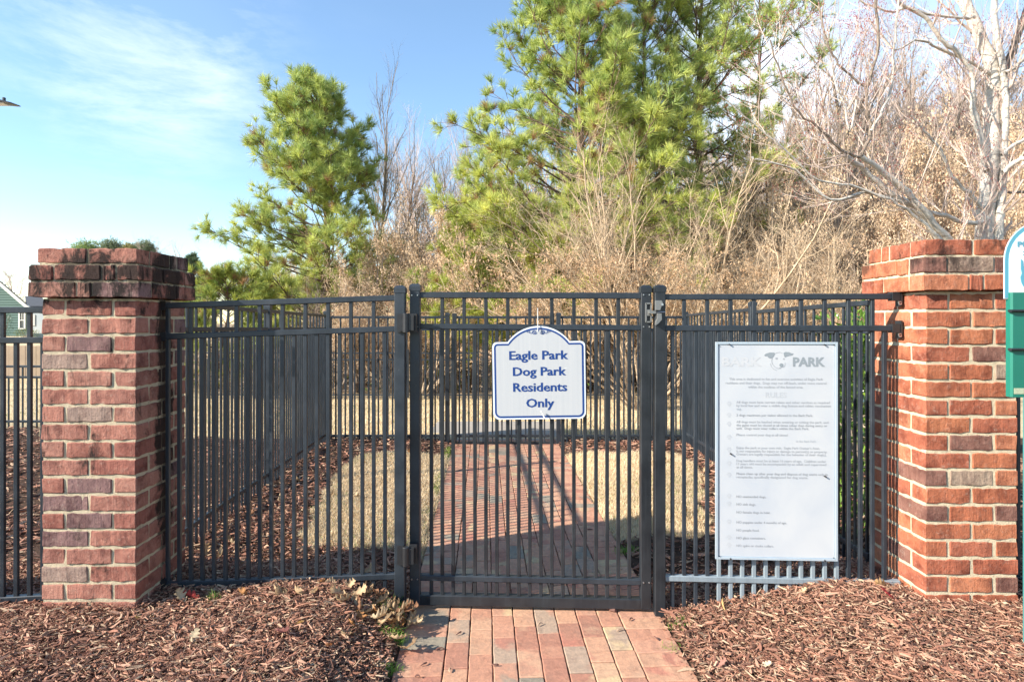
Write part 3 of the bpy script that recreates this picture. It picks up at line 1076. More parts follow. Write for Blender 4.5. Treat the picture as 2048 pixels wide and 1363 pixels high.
tie2 = thing('zip_tie', 'short white cable tie slanting at the bottom edge of the park sign', 'cable tie', (X(1086, 2.93), 2.935, EYE + (HZ - 829) / F * 2.935),
             data=MB().bar((-.010, 0, .018), (.008, -.004, -.016), .0065, .002).box((-.009, -.001, .016), (.007, .006, .007)).mesh('zip_tie', M['zip']))

# rules board
rd = 2.872
RS = F / rd


def rp(zx, zy):   # zoomed reading -> board coordinates (centre 1552, 901)
    return ((1380 + zx * .418 - 1552) / RS, (901 - (650 + zy * .418)) / RS)


rb = thing('rules_board', 'tall faded white rules board in a pale metal frame', 'sign', (X(1552, rd), rd, EYE + (HZ - 901) / F * rd), (0, 0, math.radians(-2.6)))
bw, bh = 239 / RS, 435 / RS
frm = plain('pale_anodised', (0.50, 0.58, 0.64), 0.4, 0.3, var=0.12, scale=8)
link('backing_plate', MB().box((0, .003, 0), (bw, .005, bh)).mesh('backing_plate', frm), rb)


def faded_white():
    m, t = new_mat('faded_white_print')
    co = t.n('ShaderNodeTexCoord').outputs['Object']
    n = t.noise(co, 3.2, 4, 0.55, 0.3).outputs[0]
    c = t.mix(t.n('ShaderNodeMapRange', {0: n, 1: 0.4, 2: 0.68, 3: 0, 4: 1}).outputs[0], (0.52, 0.53, 0.54, 1), (0.45, 0.475, 0.51, 1))
    s = t.noise(co, 140, 2, 0.5).outputs[0]
    c = t.mix(t.n('ShaderNodeMapRange', {0: s, 1: 0.80, 2: 0.82, 3: 0, 4: 0.8}).outputs[0], c, (0.12, 0.12, 0.12, 1))
    finish(t, c, 0.35, spec=0.5)
    return m


link('printed_sheet', MB().box((0, -.0005, 0), (228 / RS, .002, 424 / RS)).mesh('printed_sheet', faded_white()), rb)
for sx in (-1, 1):
    link('frame_side', MB().box((sx * (bw / 2 - .005), -.003, 0), (.010, .007, bh)).mesh('frame_side', frm), rb)
for sz in (-1, 1):
    link('frame_end', MB().box((0, -.003, sz * (bh / 2 - .005)), (bw - .021, .006, .010)).mesh('frame_end', frm), rb)


def ink(v, name, tint=(1, 1.03, 1.08)):
    return plain(name, (v * tint[0], v * tint[1], v * tint[2]), 0.5, var=0.10, scale=14, bstr=0)


I1, I2, I3, I4 = ink(.31, 'ink_mid'), ink(.355, 'ink_pale'), ink(.40, 'ink_faint', (.95, 1.03, 1.1)), ink(.27, 'ink_strong', (.92, 1.03, 1.1))
I5 = ink(.465, 'ink_ghost', (.97, 1.0, 1.04))
lines = [
    ('This area is dedicated to fun and exercise activities of Eagle Park', 190, 630, 257, I2),
    ('residents and their dogs.  Dogs may run off-leash, under voice control', 173, 646, 276, I2),
    ('within the confines of the fenced area.', 279, 538, 295, I2),
    ('All dogs must have current rabies and other vaccines as required', 224, 662, 368, I2),
    ('by local law and wear a visible dog license and rabies vaccination', 224, 667, 384, I2),
    ('tag.', 224, 249, 400, I3),
    ('2 dogs maximum per visitor allowed in the Bark Park.', 224, 583, 430, I1),
    ('All dogs must be leashed when entering or exiting the park, and', 224, 655, 462, I2),
    ('the gates must be closed at all times other than during entry or', 224, 650, 478, I1),
    ('exit.  Dogs must wear collars within the Bark Park.', 224, 565, 493, I1),
    ('Please control your dog at all times!', 224, 466, 524, I2),
    ('in the Bark Park.', 505, 598, 553, I5),
    ("Enjoy the park at your own risk.  Eagle Park Owner's Assn.", 224, 616, 586, I2),
    ('is not responsible for injury or damage to person(s) or property.', 224, 650, 602, I2),
    ('Owners are legally responsible for the behavior of their dog(s).', 224, 646, 617, I2),
    ('Dog handlers must be at least 16 years of age.  Children under', 224, 644, 648, I2),
    ('13 years old must be accompanied by an adult and supervised', 224, 645, 663, I2),
    ('at all times.', 224, 300, 679, I2),
    ('Please clean up after your dog and dispose of dog waste only in', 224, 652, 710, I1),
    ('receptacles specifically designated for dog waste.', 224, 560, 726, I2),
    ('NO unattended dogs.', 224, 364, 820, I1),
    ('NO sick dogs.', 224, 316, 857, I1),
    ('NO female dogs in heat.', 224, 384, 895, I1),
    ('NO puppies under 4 months of age.', 224, 461, 943, I1),
    ('NO people food.', 224, 332, 981, I1),
    ('NO glass containers.', 224, 362, 1018, I1),
    ('NO spike or choke collars.', 224, 400, 1055, I2),
]
for body, xa, xb, zy, im in lines:
    a = rp(xa, zy + 5.5); b_ = rp(xb, zy)
    me = text_mesh(body, b_[0] - a[0], 11.5 * .418 / RS, im, bold=.012, depth=.0022)
    link('lettering', me, rb, (a[0], 0, a[1]))
a = rp(362, 345); b_ = rp(460, 345)
link('lettering', text_mesh('RULES', b_[0] - a[0], 26 * .418 / RS, I5, depth=.0022, bold=.01), rb, (a[0], 0, a[1]))
a = rp(490, 195); b_ = rp(640, 195)
link('lettering', text_mesh('PARK', b_[0] - a[0], 43 * .418 / RS, I4, depth=.0022, bold=.035, copies=2, dx=.0006), rb, (a[0], 0, a[1]))
a = rp(155, 195); b_ = rp(345, 195)
link('lettering', text_mesh('BARK', b_[0] - a[0], 43 * .418 / RS, ink(.495, 'ink_vanished', (1, 1.01, 1.03)), depth=.0022, bold=.035), rb, (a[0], 0, a[1]))


# dog head emblem, readings in the 4.7x enlargement of (1420,690)
def ep(zx, zy):
    return ((1420 + zx * .2128 - 1552) / RS, (901 - (690 + zy * .2128)) / RS)


ears = [[(508, 95), (525, 78), (560, 68), (600, 68), (608, 78), (600, 100), (585, 118), (568, 124), (550, 118), (538, 102), (520, 104)],
        [(688, 72), (706, 62), (735, 64), (760, 74), (780, 78), (765, 94), (740, 98), (718, 104), (700, 114), (692, 96)]]
for e in ears:
    link('emblem_ear', poly_slab([ep(*q) for q in e], -.0024, -.0016, I4, 'emblem_ear'), rb)
for (cx_, cy_, rr_) in ((622, 123, 11), (690, 127, 9)):
    link('emblem_eye', poly_slab([ep(cx_ + rr_ * math.cos(t_), cy_ + rr_ * .9 * math.sin(t_)) for t_ in np.linspace(0, 6.28, 13)[:-1]], -.0024, -.0016, I2, 'emblem_eye'), rb)
link('emblem_nose', poly_slab([ep(668 + 19 * math.cos(t_), 186 + 17 * math.sin(t_)) for t_ in np.linspace(0, 6.28, 17)[:-1]], -.0024, -.0016, I4, 'emblem_nose'), rb)
for q, w_ in (([(583, 120), (578, 150), (585, 175), (600, 195), (620, 212), (640, 218), (665, 215)], 5), ([(566, 170), (575, 200), (598, 225), (625, 236)], 4), ([(608, 78), (630, 68), (655, 66), (680, 76)], 3),
              ([(645, 214), (668, 206), (690, 205), (700, 190), (702, 165)], 4)):
    qq = np.array([ep(*z_) for z_ in q])
    link('emblem_line', ribbon(qq, w_ * .2128 / RS, -.0023, I2, 'emblem_line'), rb)
# ghost paw prints beside the rules
for zy in (378, 432, 475, 538, 597, 663, 718, 820, 857, 943, 1018, 1055):
    pm_ = MB()
    for (dx_, dz_, rr_) in ((-9, 3, 3.2), (-4, 9, 3.4), (3, 9, 3.4), (8, 3, 3.2), (0, -4, 6.5)):
        c_ = rp(190 + dx_, zy - dz_)
        ang = np.linspace(0, 2 * math.pi, 9)[:-1]
        rr2 = rr_ * .418 / RS
        pm_.add(np.stack([c_[0] + rr2 * np.cos(ang), np.full(8, -.0020), c_[1] + rr2 * np.sin(ang)], 1), [list(range(8))])
    link('paw_print', pm_.mesh('paw_print', I5), rb)
for (zx, zy) in ((190, 90), (636, 91), (195, 1116), (637, 1116), (196, 615), (638, 718), (138, 96), (681, 94), (144, 1107), (679, 1106)):
    c_ = rp(zx, zy)
    big = zx in (190, 636, 195, 637, 196, 638)
    r_ = .0042 if big else .0022
    link('rivet', MB().tube([(c_[0], -.001, c_[1]), (c_[0] + (.004 if zy in (615, 718) else 0), -.011 if big else -.008, c_[1] - (.003 if big else 0))], [r_, r_ * .8], 7, cap=True).mesh('rivet', M['cast']), rb)

# pet waste station at the right edge
sdp = 2.33
fdp = sdp - .05
SX = X(2088, fdp)
st = thing('waste_station', 'green pet waste station with arched sign on a post', 'bag dispenser', (SX, sdp, .1))
green = plain('dispenser_green', (0.012, 0.165, 0.112), 0.42, var=0.1, scale=10, bstr=.05)
teal = plain('sign_teal', (0.10, 0.33, 0.42), 0.4, var=0.06, scale=10, bstr=0)
white = plain('sign_white_paint', (0.78, 0.80, 0.82), 0.35, var=0.03, bstr=0)
zt_ = EYE + (HZ - 446) / F * sdp
zb_ = EYE + (HZ - 598) / F * sdp
hwid = .149


def wz(pts, oy): return [(SX + x, z) for x, z in pts]


def arch(hw, top, bot, n=20):
    r_ = hw
    return [(-hw, bot), (hw, bot)] + [(hw * math.cos(t_), top - r_ + r_ * math.sin(t_)) for t_ in np.linspace(0, math.pi, n)]


for nm, hw_, ins, y_, m_ in (('sign_plate', hwid, 0, 0, white), ('sign_border', hwid - .003, .003, -.0012, teal), ('sign_field', hwid - .018, .018, -.0022, white)):
    me = poly_slab(wz(arch(hw_, zt_ - ins, zb_ + ins), 0), sdp - .045 + y_ - .001, sdp - .045 + y_ * .5 + .001, m_, nm)
    link(nm, me, st, tuple(-np.array(st.location)))
for body, xa, xb, yb in (('PET WASTE', 2035, 2141, 493), ('STATION', 2046, 2130, 511)):
    me = text_mesh(body, (xb - xa) * fdp / F, 10.5 * fdp / F, teal, bold=.03, depth=0)
    link('lettering', me, st, (X(xa, fdp) - SX, -.050, EYE + (HZ - yb) / F * fdp - .1))
dogp = [(2042, 520), (2046, 524), (2047, 534), (2052, 540), (2068, 536), (2082, 530), (2096, 524), (2100, 516), (2108, 514), (2118, 520), (2116, 526), (2106, 530), (2102, 542), (2100, 562), (2104, 576), (2094, 577),
        (2092, 560), (2080, 562), (2070, 568), (2062, 577), (2050, 577), (2046, 572), (2043, 566), (2041, 556), (2044, 548), (2042, 540)]
link('dog_silhouette', poly_slab([(X(a_, fdp), EYE + (HZ - b_) / F * sdp) for a_, b_ in dogp], sdp - .0500, sdp - .0474, teal, 'dog_silhouette'), st, tuple(-np.array(st.location)))
zb0, zb1 = EYE + (HZ - 790) / F * sdp, EYE + (HZ - 586) / F * sdp
bx0 = X(2018, fdp)
wpart('dispenser_box', MB().bar((SX, sdp - .045, zb0), (SX, sdp - .045, zb1), 2 * (SX - bx0), .032, .006), green, st)
for yy in (622, 697):
    z_ = EYE + (HZ - yy) / F * sdp
    wpart('bag_slot_lip', MB().bar((bx0 - .008, sdp - .064, z_), (2 * SX - bx0 + .008, sdp - .064, z_), .022, .010, .004), M['cast'], st)
wpart('sticker', MB().box((X(2033, fdp), sdp - .0615, EYE + (HZ - 778) / F * sdp), (.038, .001, .022)), plain('sticker_cream', (.42, .45, .30), .5, var=.4, scale=300), st)
wpart('box_screw', MB().tube([(X(2047, fdp), sdp - .060, EYE + (HZ - 786) / F * sdp), (X(2047, fdp), sdp - .064, EYE + (HZ - 786) / F * sdp)], .004, 8, cap=True), M['screw'], st)
wpart('station_post', MB().bar((X(2082, sdp), sdp + .02, -.1), (X(2082, sdp), sdp + .02, zb0 + .02), .088, .03, .004), plain('post_teal', (.06, .22, .22), .5, var=.15, scale=8), st)
# keep the post clear of the box back
# ------------------------------------------------------------------ street lamp
LD = 12.0
lamp = thing('street_lamp', 'flat dark street lamp head reaching in high at the left edge', 'street lamp', (-12.2, LD, 0))
dm = plain('lamp_black', (0.03, 0.035, 0.045), 0.4, var=.2)
wpart('pole', MB().tube([(-12.2, LD, 0), (-12.2, LD, 5.6), (-12.2, LD, 5.85)], [.09, .06, .055], 12, cap=True), dm, lamp, smooth=False)
wpart('arm', MB().tube([(-12.2, LD, 5.72), (-11.6, LD, 5.88), (-10.7, LD, 5.87)], .03, 8), dm, lamp)
hd = MB()
sec = [(-10.75, .05, .04, 5.865), (-10.5, .15, .045, 5.855), (-10.2, .17, .040, 5.825), (-9.98, .13, .024, 5.785), (-9.86, .05, .010, 5.755)]
V, Q_ = [], []
for (x_, hw_, hh_, z_) in sec:
    for k in range(8):
        a_ = k * math.pi / 4 + math.pi / 8
        V.append((x_, LD + hw_ * math.cos(a_), z_ + hh_ * math.sin(a_)))
for s_ in range(len(sec) - 1):
    for k in range(8):
        Q_.append((s_ * 8 + k, s_ * 8 + (k + 1) % 8, s_ * 8 + 8 + (k + 1) % 8, s_ * 8 + 8 + k))
hd.add(V, Q_)
hd.f.setdefault(8, []).append(np.array([list(range(8)), list(range(32, 40))]))
wpart('lamp_head', hd, dm, lamp)
wpart('photocell', MB().tube([(-10.16, LD, 5.85), (-10.16, LD, 5.915)], .03, 10, cap=True), dm, lamp)
wpart('lens', MB().box((-10.25, LD, 5.785), (.30, .18, .012)), plain('lamp_lens', (.55, .56, .58), .2), lamp)

# ------------------------------------------------------------------ green house (far left)
HD = 45.0
hs = HD / F


def hp(px, py, dd=0.0):
    d = HD + dd
    return ((px - 1024) / F * d, d, EYE + (HZ - py) / F * d)


house = thing('green_house', 'dark green clapboard house with white trim and pitched roof', 'house', (X(-40, HD), HD, .4))
siding = plain('green_siding', (0.045, 0.105, 0.085), 0.7, var=.08, scale=.8)
trim = plain('white_trim', (0.66, 0.65, 0.60), .6, var=.05)
roofm = plain('dark_shingle', (0.055, 0.06, 0.07), .9, var=.3, scale=4)
# gable wall: apex off frame to the left
apex = (-90, 480); eL = (-250, 612); eR = (64, 614)
gx_ = [hp(-240, 700), hp(58, 700), hp(58, 612), hp(apex[0], apex[1] + 6), hp(-240, 612)]
V = [np.array(p) for p in gx_] + [np.array(p) + np.array((-10.0, 9.0, 0)) for p in gx_]
wm_ = MB().add(V, [(0, 1, 6, 5), (2, 3, 8, 7), (3, 4, 9, 8), (1, 2, 7, 6), (4, 0, 5, 9)])
wm_.f.setdefault(5, []).append(np.array([[0, 4, 3, 2, 1], [5, 6, 7, 8, 9]]))
wpart('wall', wm_, siding, house)
# clapboards as real lapped strips
cb = MB()
for k in range(30):
    z_ = .1 + k * .19
    zz0 = z_
    # half-width at this height
    za, zr = hp(0, 612)[2], hp(0, apex[1] + 6)[2]
    f_ = 0 if z_ < za else (z_ - za) / (zr - za)
    if f_ >= .97:
        break
    xl = hp(-240, 0)[0] + (hp(apex[0], 0)[0] - hp(-240, 0)[0]) * f_
    xr = hp(57, 0)[0] + (hp(apex[0], 0)[0] - hp(57, 0)[0]) * f_
    cb.add([(xl, HD - .05, z_), (xr, HD - .05, z_), (xr, HD - .012, z_ + .19), (xl, HD - .012, z_ + .19), (xl, HD - .01, z_), (xr, HD - .01, z_)], [(0, 1, 2, 3), (0, 4, 5, 1)])
wpart('clapboards', cb, siding, house, kind='stuff')
for (a_, b_) in ((apex, (68, 616)), (apex, eL)):
    wpart('rake_board', MB().bar(np.array(hp(*a_)) + (0, -.5, .0), np.array(hp(*b_)) + (0, -.5, .0), .12, .26), trim, house)
    aa, bb = np.array(hp(*a_)), np.array(hp(*b_))
    rf = MB().add([aa + (0, -.62, .17), bb + (0, -.62, .17), bb + (-10, 9.5, .17), aa + (-10, 9.5, .17), aa + (0, -.62, .29), bb + (0, -.62, .29), bb + (-10, 9.5, .29), aa + (-10, 9.5, .29)],
                  [(0, 1, 2, 3), (4, 7, 6, 5), (0, 4, 5, 1), (1, 5, 6, 2), (2, 6, 7, 3), (3, 7, 4, 0)])
    wpart('roof', rf, roofm, house)
wn = wpart('window', MB().bar(hp(38.5, 623, -.09), hp(49.5, 623, -.09), .06, .09).bar(hp(38.5, 657, -.09), hp(49.5, 657, -.09), .06, .09)
           .bar(hp(38.5, 640, -.09), hp(49.5, 640, -.09), .05, .06).bar(hp(38.5, 622, -.09), hp(38.5, 658, -.09), .10, .06).bar(hp(49.5, 622, -.09), hp(49.5, 658, -.09), .10, .06)
           .bar(hp(44, 623, -.09), hp(44, 640, -.09), .03, .04), trim, house)
gl = MB().box(((hp(44, 640)[0]), HD - .065, hp(44, 640)[2]), (.40, .01, 1.26)).mesh('pane', plain('dark_glass', (.06, .08, .10), .08, var=.3, scale=2))
link('pane', gl, wn)
wpart('corner_board', MB().bar(hp(57.5, 700, -.1), hp(57.5, 616, -.1), .2, .12), trim, house)
h2 = thing('far_house', 'pale house with dark roof just beyond the green house', 'house', (X(72, 60), 60, .4))
wpart('wall', MB().box((X(76, 60), 62, 1.6), (2.2, 4, 2.6)), plain('pale_siding', (.45, .50, .52), .7), h2)
wpart('roof', MB().add([P(52, 612, 59.5), P(92, 612, 59.5), P(84, 592, 63), P(50, 592, 63), P(52, 614, 59.6), P(92, 614, 59.6)], [(0, 1, 2, 3), (0, 4, 5, 1)]), roofm, h2)
wpart('window', MB().box((X(66, 60), 59.97, EYE + (645 - 640) / 20), (.45, .05, 1.1)), trim, h2)

# ------------------------------------------------------------------ ground cover: mulch
def chips(N, regions, scale=1.0, seed=1, zlift=.02, light=0.12):
    g = np.random.default_rng(seed)
    xs, ys = [], []
    for (x0_, x1_, y0_, y1_, share) in regions:
        n = int(N * share)
        xs.append(g.uniform(x0_, x1_, n)); ys.append(g.uniform(y0_, y1_, n))
    x = np.concatenate(xs); y = np.concatenate(ys)
    e = np.abs(x - path_c(y))
    spill = (e < .63) & (e > .40) & (y < 7.3) & (g.uniform(0, 1, len(x)) < .16 * np.exp((e - .63) / .05))
    keep_ = (mulch_mask(x, y) & ~((e < .63) & (y < 7.3))) | spill
    # keep out of the pillars
    keep_ &= ~((x > -2.12) & (x < -1.69) & (y > 2.69) & (y < 3.12)) & ~((x > 1.86) & (x < 2.28) & (y > 2.69) & (y < 3.12))
    x, y = x[keep_], y[keep_]
    n = len(x)
    L = scale * g.gamma(2.2, .0125, n).clip(.010, .11)
    L = np.where(g.uniform(0, 1, n) < .03, L * 1.9, L).clip(.010, .13)
    Wd = L * g.uniform(.06, .30, n)
    Wd = Wd.clip(.002, .013 * scale)
    T = Wd * g.uniform(.22, .65, n)
    yaw = g.uniform(0, 2 * np.pi, n)
    pitch = g.normal(0, .22, n)
    roll = g.uniform(-.9, .9, n)
    z = hgt(x, y) + g.uniform(.0, zlift, n) + .003
    z = np.where(np.abs(x - path_c(y)) < .63, .003, z)
    pitch = np.where(np.abs(x - path_c(y)) < .63, pitch * .15, pitch)
    tp = g.uniform(.15, .9, (n, 2))
    bend = g.normal(0, .10, n) * L
    # local verts: 3 sections of 4
    secs = []
    for s, (pos) in enumerate((-0.5, 0.0, 0.5)):
        k = tp[:, 0] if s == 0 else (np.ones(n) if s == 1 else tp[:, 1])
        for (a_, b_) in ((-.5, -.5), (.5, -.5), (.5, .5), (-.5, .5)):
            secs.append(np.stack([L * pos + g.normal(0, .06, n) * L * (s != 1), Wd * a_ * k + bend * (1 - 4 * pos * pos), T * b_ * k], 1))
    V = np.stack(secs, 1)          # n,12,3
    cr, sr = np.cos(roll), np.sin(roll)
    yv = V[..., 1] * cr[:, None] - V[..., 2] * sr[:, None]
    zv = V[..., 1] * sr[:, None] + V[..., 2] * cr[:, None]
    cp, sp_ = np.cos(pitch), np.sin(pitch)
    xv = V[..., 0] * cp[:, None] - zv * sp_[:, None]
    zv = V[..., 0] * sp_[:, None] + zv * cp[:, None]
    cy, sy = np.cos(yaw), np.sin(yaw)
    V = np.stack([xv * cy[:, None] - yv * sy[:, None] + x[:, None], xv * sy[:, None] + yv * cy[:, None] + y[:, None], zv + z[:, None]], -1)
    base = np.arange(n)[:, None, None] * 12
    fq = []
    for s in range(2):
        for k in range(4):
            fq.append((s * 4 + k, s * 4 + (k + 1) % 4, s * 4 + 4 + (k + 1) % 4, s * 4 + 4 + k))
    fq.append((3, 2, 1, 0)); fq.append((8, 9, 10, 11))
    Q = (np.array(fq)[None] + base).reshape(-1, 4)
    t = g.uniform(0, 1, n)
    cols = np.array([(0.185, 0.082, 0.052), (0.32, 0.155, 0.098), (0.46, 0.255, 0.168), (0.10, 0.050, 0.035), (0.28, 0.130, 0.085)])
    ci = g.integers(0, 5, n)
    c = cols[ci] * g.uniform(.75, 1.3, n)[:, None]
    pale = t < light
    c[pale] = np.array((0.50, 0.34, 0.22)) * g.uniform(.7, 1.15, pale.sum())[:, None]
    return V.reshape(-1, 3), Q, np.repeat(c, 12, 0)


mm = MB()
mm.add(*chips(72000, [(-3.0, -.5, 2.05, 3.3, .45), (.7, 2.9, 2.05, 3.3, .37), (-2.2, -.55, 3.1, 4.6, .18)], .85, 3, .030, .12))
mm.add(*chips(34000, [(-2.3, 2.3, 3.3, 7.3, .70), (-5.5, -2.1, 3.0, 7.3, .30)], 1.25, 5, .022, .15))
mm.add(*chips(90000, [(-3.0, -.5, 2.05, 3.2, .55), (.7, 2.9, 2.05, 3.2, .45)], .55, 9, .034, .22))
mm.add(*chips(16000, [(2.3, 5.2, 1.6, 6.5, .6), (-5.5, -3.0, 1.6, 4.5, .4)], 1.4, 16, .02, .15))
mm.add(*chips(3500, [(-7.5, -4.5, 5.0, 8.2, 1.0)], 1.8, 6, .02, .15))
mulch = link('mulch', mm.mesh('mulch', M['chips']))
mulch['kind'] = 'stuff'
mulch['label'] = 'reddish brown shredded bark mulch'

# stray chips on the path
g = random.Random(12)
for k, (px_, py_) in enumerate([(1225, 1222), (848, 1330), (835, 1355), (900, 1342), (918, 1268), (990, 1332), (1080, 1250), (1262, 1240), (880, 1300), (1240, 1262), (1312, 1278), (1058, 1165), (1068, 1090), (1180, 1060), (1150, 935)]):
    d_ = EYE * F / (py_ - HZ)
    big = k == 0
    L_ = .045 if big else g.uniform(.018, .04)
    mb_ = MB()
    mb_.tube([(-L_ / 2, 0, 0), (-L_ / 4, .003, .004), (L_ / 5, .002, .005), (L_ / 2, -.003, 0)], [.002, .011 if big else .004, .010 if big else .003, .002], 6, (np.array((.16, .08, .06)) if (k % 3 or k == 0) else np.array((.45, .30, .2))), cap=True)
    o = thing('bark_chip', 'large dark bark chip lying on the bricks just outside the gate' if big else 'small bark splinter lying on the brick path', 'bark chip', (X(px_, d_), d_, .006), (0, 0, g.uniform(0, 6)),
              data=mb_.mesh('bark_chip', M['chips']), group=None if big else 'bark splinters scattered on the brick path')


# ------------------------------------------------------------------ grass
def blades(x, y, z, hh, ww, lean, c0, c1, seed, cvar=.2):
    g = np.random.default_rng(seed)
    n = len(x)
    a = g.uniform(0, 2 * np.pi, n)
    b = g.uniform(0, 2 * np.pi, n)
    h_ = hh * g.uniform(.5, 1.3, n)
    ln = lean * g.uniform(.2, 1.2, n) * h_
    bx, by = np.cos(a) * ww, np.sin(a) * ww
    lx, ly = np.cos(b) * ln, np.sin(b) * ln
    p0 = np.stack([x - bx, y - by, z], 1)
    p1 = np.stack([x + bx, y + by, z], 1)
    p2 = np.stack([x + lx * .4 + bx * .7, y + ly * .4 + by * .7, z + h_ * .6], 1)
    p3 = np.stack([x + lx * .4 - bx * .7, y + ly * .4 - by * .7, z + h_ * .6], 1)
    p4 = np.stack([x + lx, y + ly, z + h_ * (1 - .3 * lean)], 1)
    V = np.stack([p0, p1, p2, p3, p4], 1).reshape(-1, 3)
    i = np.arange(n)[:, None] * 5
    Q = i + np.array([[0, 1, 2, 3]])
    T_ = i + np.array([[3, 2, 4]])
    t = g.uniform(0, 1, n)[:, None]
    patch = .5 + .5 * np.sin(x * 1.7 + 1.3 * np.sin(y * 1.1)) * np.cos(y * 1.9 + np.sin(x * 2.3))
    c = (np.array(c0) * t + np.array(c1) * (1 - t)) * g.uniform(1 - cvar, 1 + cvar, n)[:, None] * (.82 + .26 * patch)[:, None]
    gn = g.uniform(0, 1, n) < .10 * np.clip(1 - patch * 1.6, 0, 1)
    c[gn] = c[gn] * np.array((.45, .75, .35))
    return V, Q, T_, np.repeat(c, 5, 0)


def add_blades(mb, *a, **k):
    V, Q, T_, C = blades(*a, **k)
    n0 = mb.n
    mb.add(V, Q, C)
    mb.f.setdefault(3, []).append(T_ + n0)


gmb = MB()
x = RNG.uniform(-1.75, 1.95, 210000); y = RNG.uniform(3.5, 6.5, 210000)
# clumped
kk = lawn_in(x, y) & (np.sin(x * 43 + np.sin(y * 31) * 2) * np.sin(y * 47 + np.sin(x * 29) * 2) > RNG.uniform(-1.4, .6, len(x)))
x, y = x[kk], y[kk]
add_blades(gmb, x, y, hgt(x, y), .045, .0017, .9, (.88, .72, .49), (.66, .51, .32), seed=4)
# some green along the path edge
x = path_c(5.0) - .64 - np.abs(RNG.normal(0, .05, 5000)); y = RNG.uniform(4.4, 6.8, 5000)
kk = np.sin(y * 5) > -.2 + RNG.uniform(-.5, .5, 5000)
x = path_c(y[kk]) - .63 - np.abs(RNG.normal(0, .035, kk.sum())); y = y[kk]
add_blades(gmb, x, y, hgt(x, y), .03, .0016, .8, (.22, .34, .05), (.40, .42, .12), seed=5)
lawn1 = link('enclosure_lawn', gmb.mesh('enclosure_lawn', M['grass']))
lawn1['kind'] = 'stuff'; lawn1['label'] = 'dormant straw coloured grass beside the brick path'
gmb = MB()
N_ = 120000
y = 7.3 + (14.2 - 7.3) * RNG.uniform(0, 1, N_) ** 1.0
x = RNG.uniform(-.75, .42, N_) * y * 1.05
x2 = RNG.uniform(-13, -6, 16000); y2 = RNG.uniform(8.2, 15.8, 16000)
x = np.concatenate([x, x2]); y = np.concatenate([y, y2])
kk = ~((np.abs(x + .2) < .88) & (y > 7.2) & (y < 8.68))
x, y = x[kk], y[kk]
add_blades(gmb, x, y, hgt(x, y), .05, .004, .9, (.82, .66, .44), (.64, .51, .31), seed=6)
lawn2 = link('outer_lawn', gmb.mesh('outer_lawn', M['grass']))
lawn2['kind'] = 'stuff'; lawn2['label'] = 'dormant tan lawn between the fences and the wood'


def tuft(px_, py_, d_, n, h_, sprd, lab, seed):
    g = np.random.default_rng(seed)
    X0 = X(px_, d_)
    x = g.normal(0, sprd, n); y = g.normal(0, sprd * .7, n)
    mb_ = MB()
    add_blades(mb_, x, y, hgt(X0 + x, d_ + y) - float(hgt(X0, d_)), h_, .0014, .75, (.16, .33, .04), (.30, .42, .10), seed=seed)
    thing('grass_tuft', lab, 'grass tuft', (X0, d_, float(hgt(X0, d_))), data=mb_.mesh('grass_tuft', M['grass']))


tuft(785, 1200, 2.86, 150, .085, .030, 'green grass tuft sprouting at the foot of the hinge post', 1)
tuft(792, 1275, 2.66, 130, .075, .018, 'green grass tuft beneath the heap of tan leaves', 2)
tuft(765, 1275, 2.68, 60, .05, .012, 'thin green grass tuft just left of the one under the leaf heap', 3)
tuft(782, 1335, 2.45, 110, .04, .022, 'short green grass tuft on the left edge of the bricks', 4)
tuft(430, 1175, 2.80, 40, .07, .015, 'few green blades beside the red leaf near the stained pillar', 5)
tuft(1360, 1245, 2.80, 90, .04, .03, 'sparse green tuft between the bricks and the mulch outside the latch post', 6)
tuft(1345, 1300, 2.62, 60, .03, .03, 'low green growth along the right edge of the bricks', 7)
tuft(85, 1262, 2.55, 30, .03, .010, 'tiny green sprout in the mulch before the stained pillar', 8)
tuft(1250, 1100, 3.72, 160, .05, .035, 'green tuft inside the gate where the right lawn meets the bricks', 9)


